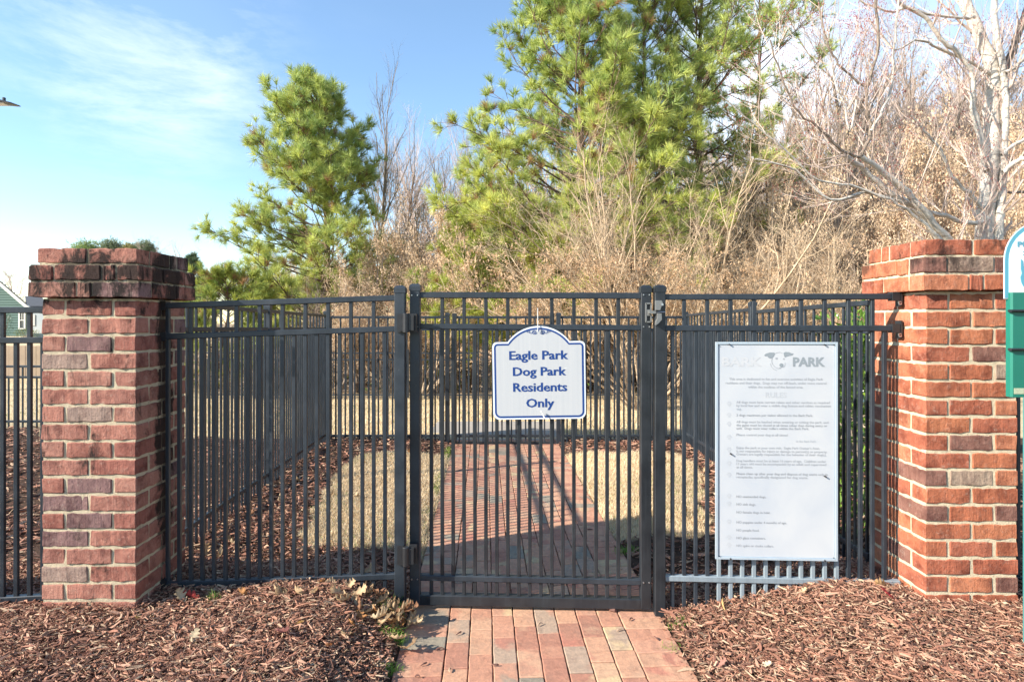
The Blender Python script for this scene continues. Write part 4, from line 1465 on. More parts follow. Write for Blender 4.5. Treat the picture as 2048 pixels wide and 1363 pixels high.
# ------------------------------------------------------------------ oak leaves
def oak_leaf(L, seed, c0, curl=.6, lobes=4, wide=.36):
    g = np.random.default_rng(seed)
    n = 17
    t = np.linspace(0, 1, n)
    env = np.sin(np.pi * np.clip(t * .96 + .02, 0, 1)) ** .8
    rows = []
    ph = g.uniform(-.15, .15)
    for s in (-1, 1):
        lob = .50 + .50 * np.cos(2 * np.pi * (lobes * t + ph + .5 + .06 * s))
        w_ = L * wide * env * (.42 + .62 * lob) * g.uniform(.8, 1.15, n)
        w_[0] = .004 * L; w_[-1] = .05 * L
        rows.append(w_)
    cx = L * t
    bl = g.uniform(.3, 1.0) * curl * 2.4
    # bend along
    ang = bl * (t - .3)
    xx = np.cumsum(np.cos(ang)) * L / n; zz = np.cumsum(np.sin(ang)) * L / n * .8
    V = []
    up = g.uniform(.2, 1.1) * curl
    for k in range(n):
        for q, s in enumerate((-1, -.5, 0, .5, 1)):
            w_ = rows[0][k] if s < 0 else rows[1][k]
            o_ = abs(s) * w_
            fwd = .25 * o_
            V.append((xx[k] + fwd, math.copysign(1, s) * o_ * math.cos(up * abs(s)) if s else 0, zz[k] + o_ * math.sin(up * abs(s)) + g.normal(0, .0012)))
    Fq = []
    for k in range(n - 1):
        for q in range(4):
            Fq.append((k * 5 + q, k * 5 + q + 1, k * 5 + 6 + q, k * 5 + 5 + q))
    V = np.array(V)
    c = np.tile(np.array(c0), (len(V), 1)) * g.uniform(.8, 1.15, len(V))[:, None]
    mid = np.arange(len(V)) % 5 == 2
    c[mid] *= 1.2
    mb_ = MB().add(V, Fq, c)
    mb_.tube([(-.25 * L, 0, .002), (-.1 * L, .004, .004), (0.02, 0, zz[0])], [.0012, .001, .001], 4, np.array(c0) * .8)
    return mb_.mesh('oak_leaf', M['dryleaf'], True)


TAN, ORG, BRN, RED, BUF = (.55, .38, .22), (.44, .21, .08), (.26, .13, .07), (.42, .055, .045), (.54, .41, .26)
r = random.Random(21)
leaf_meshes = [oak_leaf(r.uniform(.085, .125), 40 + k, c, r.uniform(1.1, 1.9)) for k, c in enumerate([TAN, TAN, ORG, BRN, BUF, ORG, TAN, BUF, (.45, .30, .17), TAN])]
spots = [(745 + r.gauss(0, 32), 1245 + r.gauss(0, 20)) for _ in range(34)] + [(815 - r.random() * 30, 1215 + r.random() * 30) for _ in range(12)]
for k, (px_, py_) in enumerate(spots):
    d_ = EYE * F / (py_ - HZ) - .10
    x_ = X(px_, d_)
    z_ = float(hgt(x_, d_)) + .02 + r.random() * .045
    thing('oak_leaf', 'curled dry oak leaf in the heap between the hinge post and the bricks', 'leaf', (x_, d_, z_), (r.uniform(-.7, .7), r.uniform(-.45, .45), r.uniform(0, 6.28)),
          'dry oak leaves heaped by the hinge post', r.choice(leaf_meshes))
along = [(500 + k * 17 + r.uniform(-6, 6), 1186 + r.uniform(-6, 8)) for k in range(14)]
for (px_, py_) in along:
    x_ = X(px_, 2.84); z_ = float(hgt(x_, 2.84)) + .02
    thing('oak_leaf', 'tan oak leaf lying along the foot of the raked panel', 'leaf', (x_, 2.84, z_), (r.uniform(-.6, .6), r.uniform(-.6, .6), r.uniform(0, 6.28)), 'tan oak leaves below the raked panel', r.choice(leaf_meshes[:2] + leaf_meshes[4:8]))
singles = [(405, 1185, 2.80, RED, .10, 'bright red oak leaf standing up beside the stained pillar', .8), (372, 1195, 2.76, BUF, .09, 'pale curled oak leaf just left of the upright red leaf', .8),
           (575, 1292, 2.50, (.50, .22, .19), .11, 'pinkish red oak leaf lying in the open mulch', .9), (1795, 1180, 2.66, (.50, .07, .07), .085, 'crimson leaf at the foot of the orange pillar', .4),
           (1452, 1178, 2.82, (.68, .46, .20), .075, 'golden leaf leaning on the faded pickets below the rules board', .9), (1596, 1176, 2.80, (.62, .44, .26), .06, 'small tan leaf tip poking up under the rules board', .9),  # pale tone on these pickets is painted glare, not faded paint
           (600, 1262, 2.56, (.62, .42, .16), .055, 'small yellow leaf in the mulch above the pinkish red one', .4), (1517, 1305, 2.40, (.70, .58, .40), .055, 'cream leaf in the right mulch bed', .3),
           (1425, 1300, 2.42, (.40, .20, .15), .075, 'curled brown leaf near the right edge of the bricks', .9), (1775, 1150, 2.82, (.50, .30, .14), .09, 'brown leaf standing against the last picket by the orange pillar', 1.0),
           (380, 1310, 2.38, (.55, .44, .28), .06, 'pale bark coloured leaf low in the left mulch bed', .4), (290, 1243, 2.58, (.58, .36, .12), .05, 'yellow brown leaf in front of the stained pillar', .5),
           (655, 1330, 2.42, (.50, .20, .08), .045, 'orange leaf scrap below the pinkish red leaf', .5), (585, 1262, 3.0, TAN, .07, 'tan leaf behind the raked panel', .5)]
for k, (px_, py_, d_, c_, L_, lab, cu_) in enumerate(singles[:-1]):
    x_ = X(px_, d_)
    thing('oak_leaf', lab, 'leaf', (x_, d_, float(hgt(x_, d_)) + .022), (r.uniform(-.3, .3) + (1.0 if k in (0, 4, 9) else 0), r.uniform(-.7, -.2), r.uniform(0, 6.28)), data=oak_leaf(L_, 90 + k, c_, cu_))
# leaves inside the enclosure
for k in range(26):
    d_ = r.uniform(3.3, 6.9)
    x_ = r.choice([r.uniform(-1.95, -1.4), r.uniform(-1.9, -1.0), r.uniform(1.2, 1.9)])
    thing('oak_leaf', 'fallen tan leaf on the mulch inside the small enclosure', 'leaf', (x_, d_, float(hgt(x_, d_)) + .02), (r.uniform(-.5, .5), r.uniform(-.5, .5), r.uniform(0, 6.28)), 'fallen leaves inside the enclosure', r.choice(leaf_meshes))


# ------------------------------------------------------------------ plants and trees
def unit(v):
    return v / (np.linalg.norm(v) + 1e-9)


def grow(mb, tips, g, p, d, L, r0, lvl, prm, col):
    """recursive limb; prm[lvl] = (segments, wander, up-pull, children, child length, child angle, radius ratio, sides)"""
    seg, wander, up, nch, cl, ca, rr_, sides = prm[lvl]
    pts = [p]
    dd = unit(np.asarray(d, float))
    for k in range(seg):
        dd = unit(dd + g.normal(0, wander, 3) + np.array((0, 0, up)))
        pts.append(pts[-1] + dd * L / seg)
    pts = np.array(pts)
    last = lvl == len(prm) - 1
    rad = np.linspace(r0, r0 * (.12 if last else .38), seg + 1)
    mb.tube(pts, rad, sides, col)
    tips.append((pts[-1], dd, lvl))
    if last:
        return
    for k in range(nch):
        f = g.uniform(.22, 1.0) if lvl else g.uniform(.25, 1.0)
        i = min(int(f * seg), seg - 1)
        q = pts[i] + (pts[i + 1] - pts[i]) * (f * seg - i)
        td = unit(pts[i + 1] - pts[i])
        side = unit(np.cross(td, g.normal(0, 1, 3)))
        a = ca * g.uniform(.6, 1.3)
        nd = td * math.cos(a) + side * math.sin(a)
        grow(mb, tips, g, q, nd, L * cl * g.uniform(.6, 1.2) * (1.15 - .5 * f), rad[i] * rr_, lvl + 1, prm, col)


def needle_mb(pos, dirs, g, per, ln, wd, cA, cB, back=.12):
    pos = np.asarray(pos); dirs = np.asarray(dirs)
    N = len(pos)
    d = np.repeat(dirs, per, 0)
    p = np.repeat(pos, per, 0)
    n = len(d)
    rv = g.normal(0, 1, (n, 3))
    rv /= np.linalg.norm(rv, axis=1, keepdims=True)
    k = g.uniform(.35, 1.35, n)[:, None]
    nd = d * (k + .25) + rv * 1.0
    nd[:, 2] += .12
    nd /= np.linalg.norm(nd, axis=1, keepdims=True) + 1e-9
    p = p - d * g.uniform(0, back, n)[:, None]
    L = ln * g.uniform(.7, 1.15, n)[:, None]
    s = np.cross(nd, g.normal(0, 1, (n, 3)))
    s /= np.linalg.norm(s, axis=1, keepdims=True) + 1e-9
    s *= wd * .92
    V = np.stack([p - s, p + s, p + nd * L + s * .25, p + nd * L - s * .25], 1).reshape(-1, 3)
    Q = np.arange(n * 4).reshape(-1, 4)
    t = np.clip(g.normal(.5, .28, N), 0, 1)[:, None]
    c = np.array(cA) * t + np.array(cB) * (1 - t)
    c = np.repeat(c, per, 0) * g.uniform(.7, 1.3, n)[:, None]
    c = np.repeat(c, 4, 0)
    return V, Q, c


def pine(label, x, y, H, z_first, width, trunk_r, seed, tuft_ln=.2, per=42, lean=(0, 0), density=1.0, shape=None, wd=.0065, skew=0.0, sparse=0.0, green=((.66, .70, .20), (.24, .34, .11)), ycol=(.74, .68, .16), el_top=40):
    g = np.random.default_rng(seed)
    z0 = float(hgt(x, y))
    root = thing('pine_tree', label, 'pine tree', (x, y, z0))
    mb = MB(); tm = MB()
    n = 12
    tt = np.linspace(0, 1, n)
    tp = np.stack([x + lean[0] * tt + .12 * np.sin(tt * 5 + seed), y + lean[1] * tt + .1 * np.cos(tt * 4 + seed), z0 + H * tt], 1)
    tm.tube(tp, trunk_r * (1 - .86 * tt), 10)
    wpart('trunk', tm, M['pinebark'], root, True)
    pos, dirs = [], []
    z = z_first
    while z < H * .985:
        f = (z - z_first) / (H - z_first)
        prof = shape(f) if shape else (math.sin(math.pi * min(1, .18 + .82 * f)) ** .7 if f > .25 else .78 + .6 * f)
        for k in range(int(g.integers(3, 6))):
            if g.uniform() < sparse:
                continue
            a = g.uniform(0, 2 * np.pi)
            L = width * prof * g.uniform(.65, 1.15) * (1 + skew * (-math.cos(a)))
            if L < .25:
                L = .25
            el = math.radians(4 + (el_top) * f + g.normal(0, 9))
            d = np.array((math.cos(a) * math.cos(el), math.sin(a) * math.cos(el), math.sin(el)))
            i = z / H * (n - 1); i0 = min(int(i), n - 2)
            p = tp[i0] + (tp[i0 + 1] - tp[i0]) * (i - i0)
            seg = 7
            pts = [p]
            dd = d.copy()
            for s in range(seg):
                dd = unit(dd + g.normal(0, .08, 3) + np.array((0, 0, .055)))
                pts.append(pts[-1] + dd * L / seg)
            pts = np.array(pts)
            mb.tube(pts, np.linspace(max(.010, trunk_r * .22 * (1 - f * .6)), .006, seg + 1), 4)
            pos.append(pts[-1]); dirs.append(dd)
            nsub = max(2, int(L * 5.2 * density))
            for s in range(nsub):
                ff = g.uniform(.28, 1.0)
                j = min(int(ff * seg), seg - 1)
                q = pts[j] + (pts[j + 1] - pts[j]) * (ff * seg - j)
                td = unit(pts[j + 1] - pts[j])
                side = unit(np.cross(td, g.normal(0, 1, 3)))
                nd = unit(td * .9 + side * .8 + np.array((0, 0, .25)))
                l2 = g.uniform(.18, .55) * (1.2 - .4 * ff) * min(1.2, .5 + L * .3)
                q2 = q + nd * l2
                mb.tube([q, (q + q2) / 2 + g.normal(0, .02, 3), q2], [.009, .007, .005], 3)
                pos.append(q2); dirs.append(unit(nd + np.array((0, 0, .25))))
                if g.uniform() < .75:
                    nd2 = unit(nd + g.normal(0, .6, 3) + np.array((0, 0, .2)))
                    q3 = q + nd * l2 * .55 + nd2 * l2 * .6
                    mb.tube([q + nd * l2 * .55, q3], [.006, .004], 3)
                    pos.append(q3); dirs.append(nd2)
        z += g.uniform(.16, .34) * (1 if f < .8 else .7) * max(.8, H / 11)
    wpart('branches', mb, M['pinebark'], root)
    pos = np.array(pos); dirs = np.array(dirs)
    V, Q, c = needle_mb(pos, dirs, g, per, tuft_ln, wd, *green)
    # lower clumps run yellow
    hz_ = np.repeat(np.repeat(np.clip(1 - (pos[:, 2] - z0 - z_first) / (H - z_first) * 1.6, 0, 1) * g.uniform(0, 1, len(pos)), per), 4)[:, None]
    c = c * (1 - .7 * hz_) + np.array(ycol) * .7 * hz_
    dead = np.repeat(np.repeat(g.uniform(0, 1, len(pos)) < .045, per), 4)
    c[dead] = np.array((.42, .25, .12)) * g.uniform(.7, 1.2, dead.sum())[:, None]
    wpart('crown', MB().add(V, Q, c), M['needles'], root)
    return root


def shp1(f):
    return np.interp(f, [0, .15, .35, .6, .8, .93, 1.0], [.92, 1.0, .94, .72, .50, .24, .05])


pine('conical young pine standing alone behind the raked panel', X(655, 19), 19, 9.4, 1.3, 3.05, .17, 5, .25, 42, (-.3, 0), 1.2, shp1, .0075, skew=.18, el_top=34)


def shpL(f):
    return np.interp(f, [0, .2, .4, .6, .8, 1.0], [.92, 1.0, .82, .55, .38, .25])


def shp2(f):
    return np.interp(f, [0, .2, .5, .8, 1.0], [.75, 1.0, .95, .8, .5])


pine('broad pine whose trunk rises behind the park sign', X(1165, 17), 17, 12.5, 1.6, 4.5, .20, 8, .25, 48, (.1, 0), 1.15, shpL, .0075, skew=.16, ycol=(.86, .78, .18), green=((.66, .70, .20), (.24, .34, .10)))
pine('slim pine between two stouter ones above the latch post', X(1272, 18), 18, 12.5, 2.6, 3.0, .13, 11, .24, 44, (.2, 0), .95, shp2, .0065, sparse=.15)
pine('straight trunked pine reaching out of frame over the rules board', X(1395, 18.5), 18.5, 13, 3.8, 3.3, .20, 14, .24, 40, (.2, 0), .85, shp2, .0065, sparse=.22)
pine('thin open pine with sparse tufts before the white cloud', X(1500, 21), 21, 14, 5.6, 3.2, .15, 17, .21, 28, (.3, 0), .7, shp2, .0065, sparse=.35)
pine('low yellow green pine beside the second gate', X(955, 15.5), 15.5, 4.6, .2, 1.9, .06, 23, .19, 44, (-.1, 0), 1.3, shp1, .007, green=((.52, .54, .11), (.28, .34, .08)), ycol=(.62, .58, .12))
pine('low bright pine sapling peeping over the side fence by the stained pillar', X(445, 16), 16, 3.0, .2, 1.9, .05, 29, .19, 44, (0, 0), 1.2, shp1, .007, green=((.50, .52, .11), (.22, .30, .08)), ycol=(.60, .56, .12))
pine('small dark cedar like pine far behind the stained pillar', X(388, 42), 42, 6.2, 1.0, 1.6, .1, 31, .35, 24, (0, 0), .9, shp1, .016, green=((.14, .20, .10), (.08, .12, .07)), ycol=(.16, .18, .09))

# distant trees on the skyline
for k, (px_, py_, wpx, kind) in enumerate([(172, 486, 26, 0), (222, 484, 22, 0), (262, 492, 16, 0), (290, 486, 17, 0)]):
    D_ = 90.0
    x_ = X(px_, D_)
    g = np.random.default_rng(60 + k)
    top = EYE + (HZ - (py_ - wpx * .5)) / F * D_
    root = thing('skyline_tree', ['round green treetop farthest left on the skyline above the stained pillar', 'dark rounded treetop second on the skyline above the stained pillar',
                                  'small yellowish treetop third on the skyline above the stained pillar', 'dark treetop next to the bare ones on the skyline'][k], 'tree', (x_, D_, .3))
    wpart('trunk', MB().tube([(x_, D_, 0), (x_, D_, top - .5)], [.25, .08], 6), M['greybark'], root)
    N_ = 2600
    rr_ = wpx / F * D_
    u = g.normal(0, 1, (N_, 3)); u /= np.linalg.norm(u, axis=1, keepdims=True)
    pos = u * (np.abs(g.normal(.72, .22, (N_, 1))) * np.array((rr_, rr_, rr_ * .75))) + np.array((x_, D_, top - rr_ * .75))
    lump = 1 + .22 * np.sin(u[:, :1] * 7 + k) * np.cos(u[:, 2:] * 6)
    pos = (pos - np.array((x_, D_, top - rr_ * .75))) * lump + np.array((x_, D_, top - rr_ * .75))
    gc_ = ((.36, .44, .16), (.18, .26, .10)) if k in (0,) else (((.28, .32, .18), (.16, .20, .13)) if k != 2 else ((.42, .38, .16), (.26, .25, .12)))
    pos[:, 2] -= np.abs(g.normal(0, 1.1, N_)) * rr_ * 1.6
    jit = g.normal(0, .35, (N_, 3)) * np.array((1.6, 1, .8)) * rr_ * .45
    sub = g.integers(0, 4, N_)
    so = np.array([(-.5, 0, -.1), (.45, 0, -.25), (0, 0, .18), (.15, 0, -.05)])[sub] * rr_
    cc0 = np.array((x_, D_, top - rr_ * .75))
    pos = (pos - cc0) * .62 + cc0 + so + jit
    V, Q, c = needle_mb(pos, u, g, 5, .42, .035, *gc_)
    wpart('crown', MB().add(V, Q, c), M['needles'], root)


def bare_mesh(seed, H, r0, prm, spread=.1, col=None, leaf=0, leafcol=((.50, .36, .22), (.34, .22, .12)), leafsize=.05, stems=1, mat=None, buds=None):
    g = np.random.default_rng(seed)
    mb = MB(); tips = []
    for s in range(stems):
        d0 = np.array((g.normal(0, spread), g.normal(0, spread), 1.0))
        p0 = np.array((g.normal(0, .08 * (stems > 1) * H * .12), g.normal(0, .08 * (stems > 1) * H * .12), -.15))
        grow(mb, tips, g, p0, d0, H * (g.uniform(.7, 1.05) if stems > 1 else 1), r0, 0, prm, None)
    me = mb.mesh('branches', mat)
    lm = None
    if leaf:
        T_ = np.array([t_[0] for t_ in tips if t_[2] >= 1]); D_ = np.array([t_[1] for t_ in tips if t_[2] >= 1])
        n = leaf
        idx = g.integers(0, len(T_), n)
        p = T_[idx] - D_[idx] * g.uniform(0, .5, (n, 1)) + g.normal(0, .05, (n, 3))
        a = g.normal(0, 1, (n, 3)); a /= np.linalg.norm(a, axis=1, keepdims=True)
        b = np.cross(a, g.normal(0, 1, (n, 3))); b /= np.linalg.norm(b, axis=1, keepdims=True)
        a[:, 2] -= .7
        s_ = leafsize * g.uniform(.5, 1.3, (n, 1))
        V = np.stack([p, p + (a + b * .55) * s_, p + a * s_ * 2.0, p + (a - b * .55) * s_ + np.cross(a, b) * s_ * .5], 1).reshape(-1, 3)
        t_ = g.uniform(0, 1, (n, 1))
        c = (np.array(leafcol[0]) * t_ + np.array(leafcol[1]) * (1 - t_)) * g.uniform(.75, 1.25, (n, 1))
        lm = MB().add(V, np.arange(n * 4).reshape(-1, 4), np.repeat(c, 4, 0)).mesh('dry_leaves', M['dryleaf'])
    return me, lm


# tall fine bare trees between the pines
prm_tall = [(9, .04, .06, 22, .46, .55, .5, 6), (7, .08, .12, 10, .45, .55, .5, 4), (4, .12, .12, 5, .55, .6, .6, 3), (3, .12, .08, 0, 0, 0, 0, 3)]
tallA, _ = bare_mesh(5, 9.6, .10, prm_tall, .04, mat=M['greybark'])
tallB, _ = bare_mesh(6, 9.4, .08, prm_tall, .04, mat=M['greybark'])
tallC, _ = bare_mesh(8, 9.6, .085, [(9, .05, .05, 26, .42, .5, .5, 6), (6, .10, .10, 11, .48, .55, .5, 3), (4, .12, .10, 5, .55, .6, .6, 3), (2, .12, .08, 0, 0, 0, 0, 3)], .05, mat=plain('mauve_twig', (.54, .42, .35), .85, var=.3, scale=2))
prm_fine = [(8, .05, .08, 16, .40, .5, .5, 5), (5, .10, .12, 8, .5, .5, .5, 3), (4, .10, .12, 4, .5, .5, .6, 3), (2, .1, .1, 0, 0, 0, 0, 3)]
for (px_, D_, H_, me_, lab, rz) in ((757, 22, 10.4, tallA, 'dark bare tree with fanned twigs right of the lone pine', 0.3), (822, 24, 10.0, tallB, 'slender bare tree second to the right of the lone pine', 1.2),
                                    (880, 27, 7.6, tallA, 'reddish bare tree between the slender one and the broad pine', 2.5), (905, 24, 8.8, tallB, 'bare tree overlapped by the left edge of the broad pine', 4.1),
                                    (725, 30, 10.5, tallB, 'thin bare tree seen through the right side of the lone pine', 5.0),
                                    (790, 23, 9.6, tallC, 'fine twigged bare tree standing between the dark and the slender ones', 3.3),
                                    (846, 26, 9.0, tallC, 'mauve bare tree just right of the slender one', 0.8), (925, 28, 11.0, tallC, 'mauve bare tree rising beside the top left of the broad pine', 2.1)):
    x_ = X(px_, D_)
    root = thing('bare_tree', lab, 'bare tree', (x_, D_, float(hgt(x_, D_))), (0, 0, rz))
    o = link('branches', me_, root, (0, 0, 0), None, (H_ / 12.5, H_ / 12.5, H_ / 12.0))

# far skyline bare trees, left
for (px_, D_, H_, sc_, lab) in ((22, 95, 11, 1.0, 'wide bare tree behind the green house roof'), (318, 90, 14.2, 1.1, 'bare treetop on the skyline above the right side of the stained pillar'), (345, 92, 13.4, 1.0, 'lower bare treetop next to it near the lone pine')):
    x_ = X(px_, D_)
    root = thing('bare_tree', lab, 'bare tree', (x_, D_, 0))
    s_ = H_ / 12.5
    link('branches', tallC, root, (0, 0, 0), (0, 0, px_ * .1), (s_ * 1.9, s_ * 1.9, s_ * 1.05))

# thicket: tan retained leaves on upright stems
prm_th = [(7, .07, .05, 9, .40, .45, .5, 4), (5, .12, .09, 5, .5, .55, .55, 3), (3, .14, .08, 0, 0, 0, 0, 3)]
TH = []
for s in range(5):
    TH.append(bare_mesh(70 + s, 4.6, .045, prm_th, .22, leaf=7500, leafsize=.024, stems=5, mat=M['tanbark'] if s % 2 else M['greybark'],
                        leafcol=(((.78, .60, .41), (.56, .40, .26)) if s != 3 else ((.70, .50, .34), (.46, .32, .22)))))
r = random.Random(77)


def zone(q):
    for lim, t_ in ((735, 'behind the lone pine'), (860, 'between the lone pine and the hinge post'), (1010, 'left of the broad pine trunk'), (1200, 'above the park sign'),
                    (1420, 'above the latch post'), (1700, 'above the rules board'), (1960, 'behind the orange pillar')):
        if q < lim:
            return t_
    return 'behind the waste station'


tall_right = lambda px_: np.interp(px_, [300, 420, 620, 700, 860, 1000, 1300, 1480, 1560, 1700, 1900, 2100, 2300], [2.6, 3.2, 4.2, 4.8, 6.0, 6.0, 6.4, 7.6, 8.2, 8.6, 8.8, 9.0, 9.0])
count = 0
for row, (D0, n) in enumerate(((15.2, 26), (17.5, 24), (20.5, 24), (25, 24))):
    for k in range(n):
        lo = 640 if row < 3 else 560
        px_ = lo + (2250 - lo) * (k + r.random() * .8) / n
        D_ = D0 + r.uniform(-.8, .9)
        x_ = X(px_, D_)
        Ht = tall_right(px_) * (.80 + .12 * row + r.uniform(-.1, .1)) * (.72 if row == 0 else 1.0)
        me_, lm_ = TH[r.randrange(5)]
        root = thing('thicket_shrub', 'tan leafy winter thicket shrub, ' + ('front row, ' if row == 0 else '') + zone(px_), 'shrub', (x_, D_, float(hgt(x_, D_))), (r.uniform(-.06, .06), r.uniform(-.06, .06), r.uniform(0, 6.28)), 'tan shrubs ' + ('in the front row ' if row == 0 else '') + zone(px_))
        s_ = Ht / 5.2
        w_ = s_ ** .6
        link('branches', me_, root, scale=(w_, w_, s_))
        link('dry_leaves', lm_, root, scale=(w_, w_, s_))
        count += 1
r = random.Random(78)
for k in range(30):
    q_ = 850 + 1420 * (k + r.random() * .7) / 30
    D_ = 26 + r.uniform(-2, 3)
    x_ = X(q_, D_)
    H_ = float(np.interp(q_, [850, 1000, 1450, 1650, 2300], [9.0, 9.5, 12.0, 15.0, 16.5])) * r.uniform(.85, 1.08)
    root = thing('bare_tree', 'tall mauve twigged bare tree, ' + zone(q_), 'bare tree', (x_, D_, float(hgt(x_, D_))), (0, 0, r.uniform(0, 6.28)), 'tall bare trees ' + zone(q_))
    link('branches', r.choice((tallA, tallC, tallC)), root, (0, 0, 0), None, (H_ / 12, H_ / 12, H_ / 12.0))
# woods floor and back mass
prm_bk = [(6, .06, .05, 10, .38, .5, .5, 4), (4, .12, .08, 4, .5, .55, .55, 3), (2, .14, .06, 0, 0, 0, 0, 3)]
BK = [bare_mesh(90 + s, 8.0, .09, prm_bk, .10, leaf=3600, leafsize=.05, stems=3, mat=M['greybark'], leafcol=((.58, .46, .36), (.38, .30, .26))) for s in range(3)]
wmb = MB()
for row, (D0, n) in enumerate(((32, 26), (42, 28), (56, 30))):
    for k in range(n):
        px_ = 380 + 1950 * (k + r.random()) / n
        if px_ < 640 and row < 2:
            continue
        D_ = D0 + r.uniform(-3, 3)
        x_ = X(px_, D_)
        tgt = np.interp(px_, [380, 640, 900, 1100, 1480, 1600, 2048, 2300], [555, 510, 400, 360, 300, 230, 190, 190]) + r.uniform(-25, 25)
        Ht = (HZ - tgt) / F * D_ + EYE
        me_, lm_ = BK[r.randrange(3)]
        root = thing('woodland_tree', 'hazy grey brown tree deep in the wood, ' + zone(px_), 'tree', (x_, D_, float(hgt(x_, D_))), (0, 0, r.uniform(0, 6.28)), 'grey trees deep in the wood ' + zone(px_))
        s_ = Ht / 8.6
        link('branches', me_, root, scale=(s_ * .9, s_ * .9, s_))
        link('dry_leaves', lm_, root, scale=(s_ * .9, s_ * .9, s_))
# low undergrowth filling the base of the wood
g = np.random.default_rng(5)
N_ = 90000
y = 14.3 + g.gamma(2.0, 3.2, N_)
px_ = g.uniform(360, 2300, N_)
x = (px_ - 1024) / F * y
z = hgt(x, y) + g.uniform(0, 1, N_) ** 1.2 * (1.0 + .06 * (y - 14))
p = np.stack([x, y, z], 1)
a = g.normal(0, 1, (N_, 3)); a /= np.linalg.norm(a, axis=1, keepdims=True)
b = np.cross(a, g.normal(0, 1, (N_, 3))); b /= np.linalg.norm(b, axis=1, keepdims=True)
s_ = (.035 * g.uniform(.5, 1.4, N_) * (y / 15) ** .8)[:, None]
V = np.stack([p - a * s_, p + b * s_ * .5, p + a * s_ * 1.2, p - b * s_ * .5], 1).reshape(-1, 3)
t_ = g.uniform(0, 1, (N_, 1))
c = (np.array((.56, .42, .29)) * t_ + np.array((.30, .23, .17)) * (1 - t_))
gr = g.uniform(0, 1, N_) < .04
c[gr] = (.12, .20, .04)
under = link('undergrowth', MB().add(V, np.arange(N_ * 4).reshape(-1, 4), np.repeat(c, 4, 0)).mesh('undergrowth', M['dryleaf']))
under['kind'] = 'stuff'; under['label'] = 'brown leafy undergrowth behind the low perimeter fence'

# broad orange-tan shrub in front of the pines
prm_sh = [(8, .10, .02, 13, .42, .55, .5, 5), (6, .17, .04, 8, .50, .60, .55, 4), (4, .22, .05, 4, .5, .65, .6, 3), (3, .22, .04, 0, 0, 0, 0, 3)]


def fan_shrub(label, px_, D_, H_, seed, stems, spread, leaf, lc, mat, name='bare_shrub', r0=.030):
    g = np.random.default_rng(seed)
    x_ = X(px_, D_)
    z_ = float(hgt(x_, D_))
    mb = MB(); tips = []
    for s in range(stems):
        a = g.uniform(0, 2 * np.pi)
        t_ = spread * g.uniform(.15, 1.0)
        d0 = np.array((math.cos(a) * t_, math.sin(a) * t_ * .7, 1.0))
        grow(mb, tips, g, np.array((x_ + math.cos(a) * .12, D_ + math.sin(a) * .12, z_ - .1)), d0, H_ * g.uniform(.75, 1.05), r0 * g.uniform(.6, 1.1), 0, prm_sh, None)
    root = thing(name, label, 'shrub', (x_, D_, z_))
    wpart('branches', mb, mat, root)
    if leaf:
        T_ = np.array([q[0] for q in tips if q[2] >= 2]); Dd = np.array([q[1] for q in tips if q[2] >= 2])
        low = T_[:, 2] < z_ + H_ * .62
        T_, Dd = T_[low], Dd[low]
        n = leaf
        idx = g.integers(0, len(T_), n)
        p = T_[idx] - Dd[idx] * g.uniform(0, .2, (n, 1))
        a = g.normal(0, 1, (n, 3)); a /= np.linalg.norm(a, axis=1, keepdims=True)
        b = np.cross(a, g.normal(0, 1, (n, 3))); b /= np.linalg.norm(b, axis=1, keepdims=True)
        a[:, 2] -= .5
        s_ = .022 * g.uniform(.5, 1.3, (n, 1))
        V = np.stack([p, p + (a + b * .55) * s_, p + a * s_ * 2, p + (a - b * .55) * s_], 1).reshape(-1, 3)
        t_ = g.uniform(0, 1, (n, 1))
        c = (np.array(lc[0]) * t_ + np.array(lc[1]) * (1 - t_))
        wpart('dry_leaves', MB().add(V, np.arange(n * 4).reshape(-1, 4), np.repeat(c, 4, 0)), M['dryleaf'], root)
    return root


fan_shrub('wide fan shaped tan shrub with fine twigs above the latch post', 1285, 11.5, 4.9, 7, 19, .95, 16000, ((.70, .48, .29), (.48, .31, .18)), M['tanbark'])
fan_shrub('lower tan shrub with arching twigs behind the rules board', 1480, 11.8, 3.6, 9, 12, 1.0, 9000, ((.70, .50, .30), (.48, .31, .18)), M['tanbark'])
fan_shrub('tan shrub with dry leaves behind the hinge post', 840, 14.6, 2.9, 13, 8, .7, 3500, ((.56, .40, .24), (.36, .22, .13)), M['tanbark'])
fan_shrub('golden stemmed shrub in the thicket just left of the orange pillar', 1650, 12.5, 4.0, 15, 10, .6, 4500, ((.62, .45, .25), (.42, .28, .15)), M['tanbark'])
fan_shrub('dark twigged shrub behind the raked panel and the lone pine', 700, 16.0, 3.4, 19, 8, .7, 3000, ((.50, .34, .22), (.30, .20, .13)), M['greybark'])

# ---- pale barked multi stem tree behind the right pillar
mt = thing('maple_tree', 'pale barked bare tree with crossing limbs and red buds behind the orange pillar', 'bare tree', (X(1975, 6.4), 6.4, 0))
g = np.random.default_rng(99)
bud_p = []


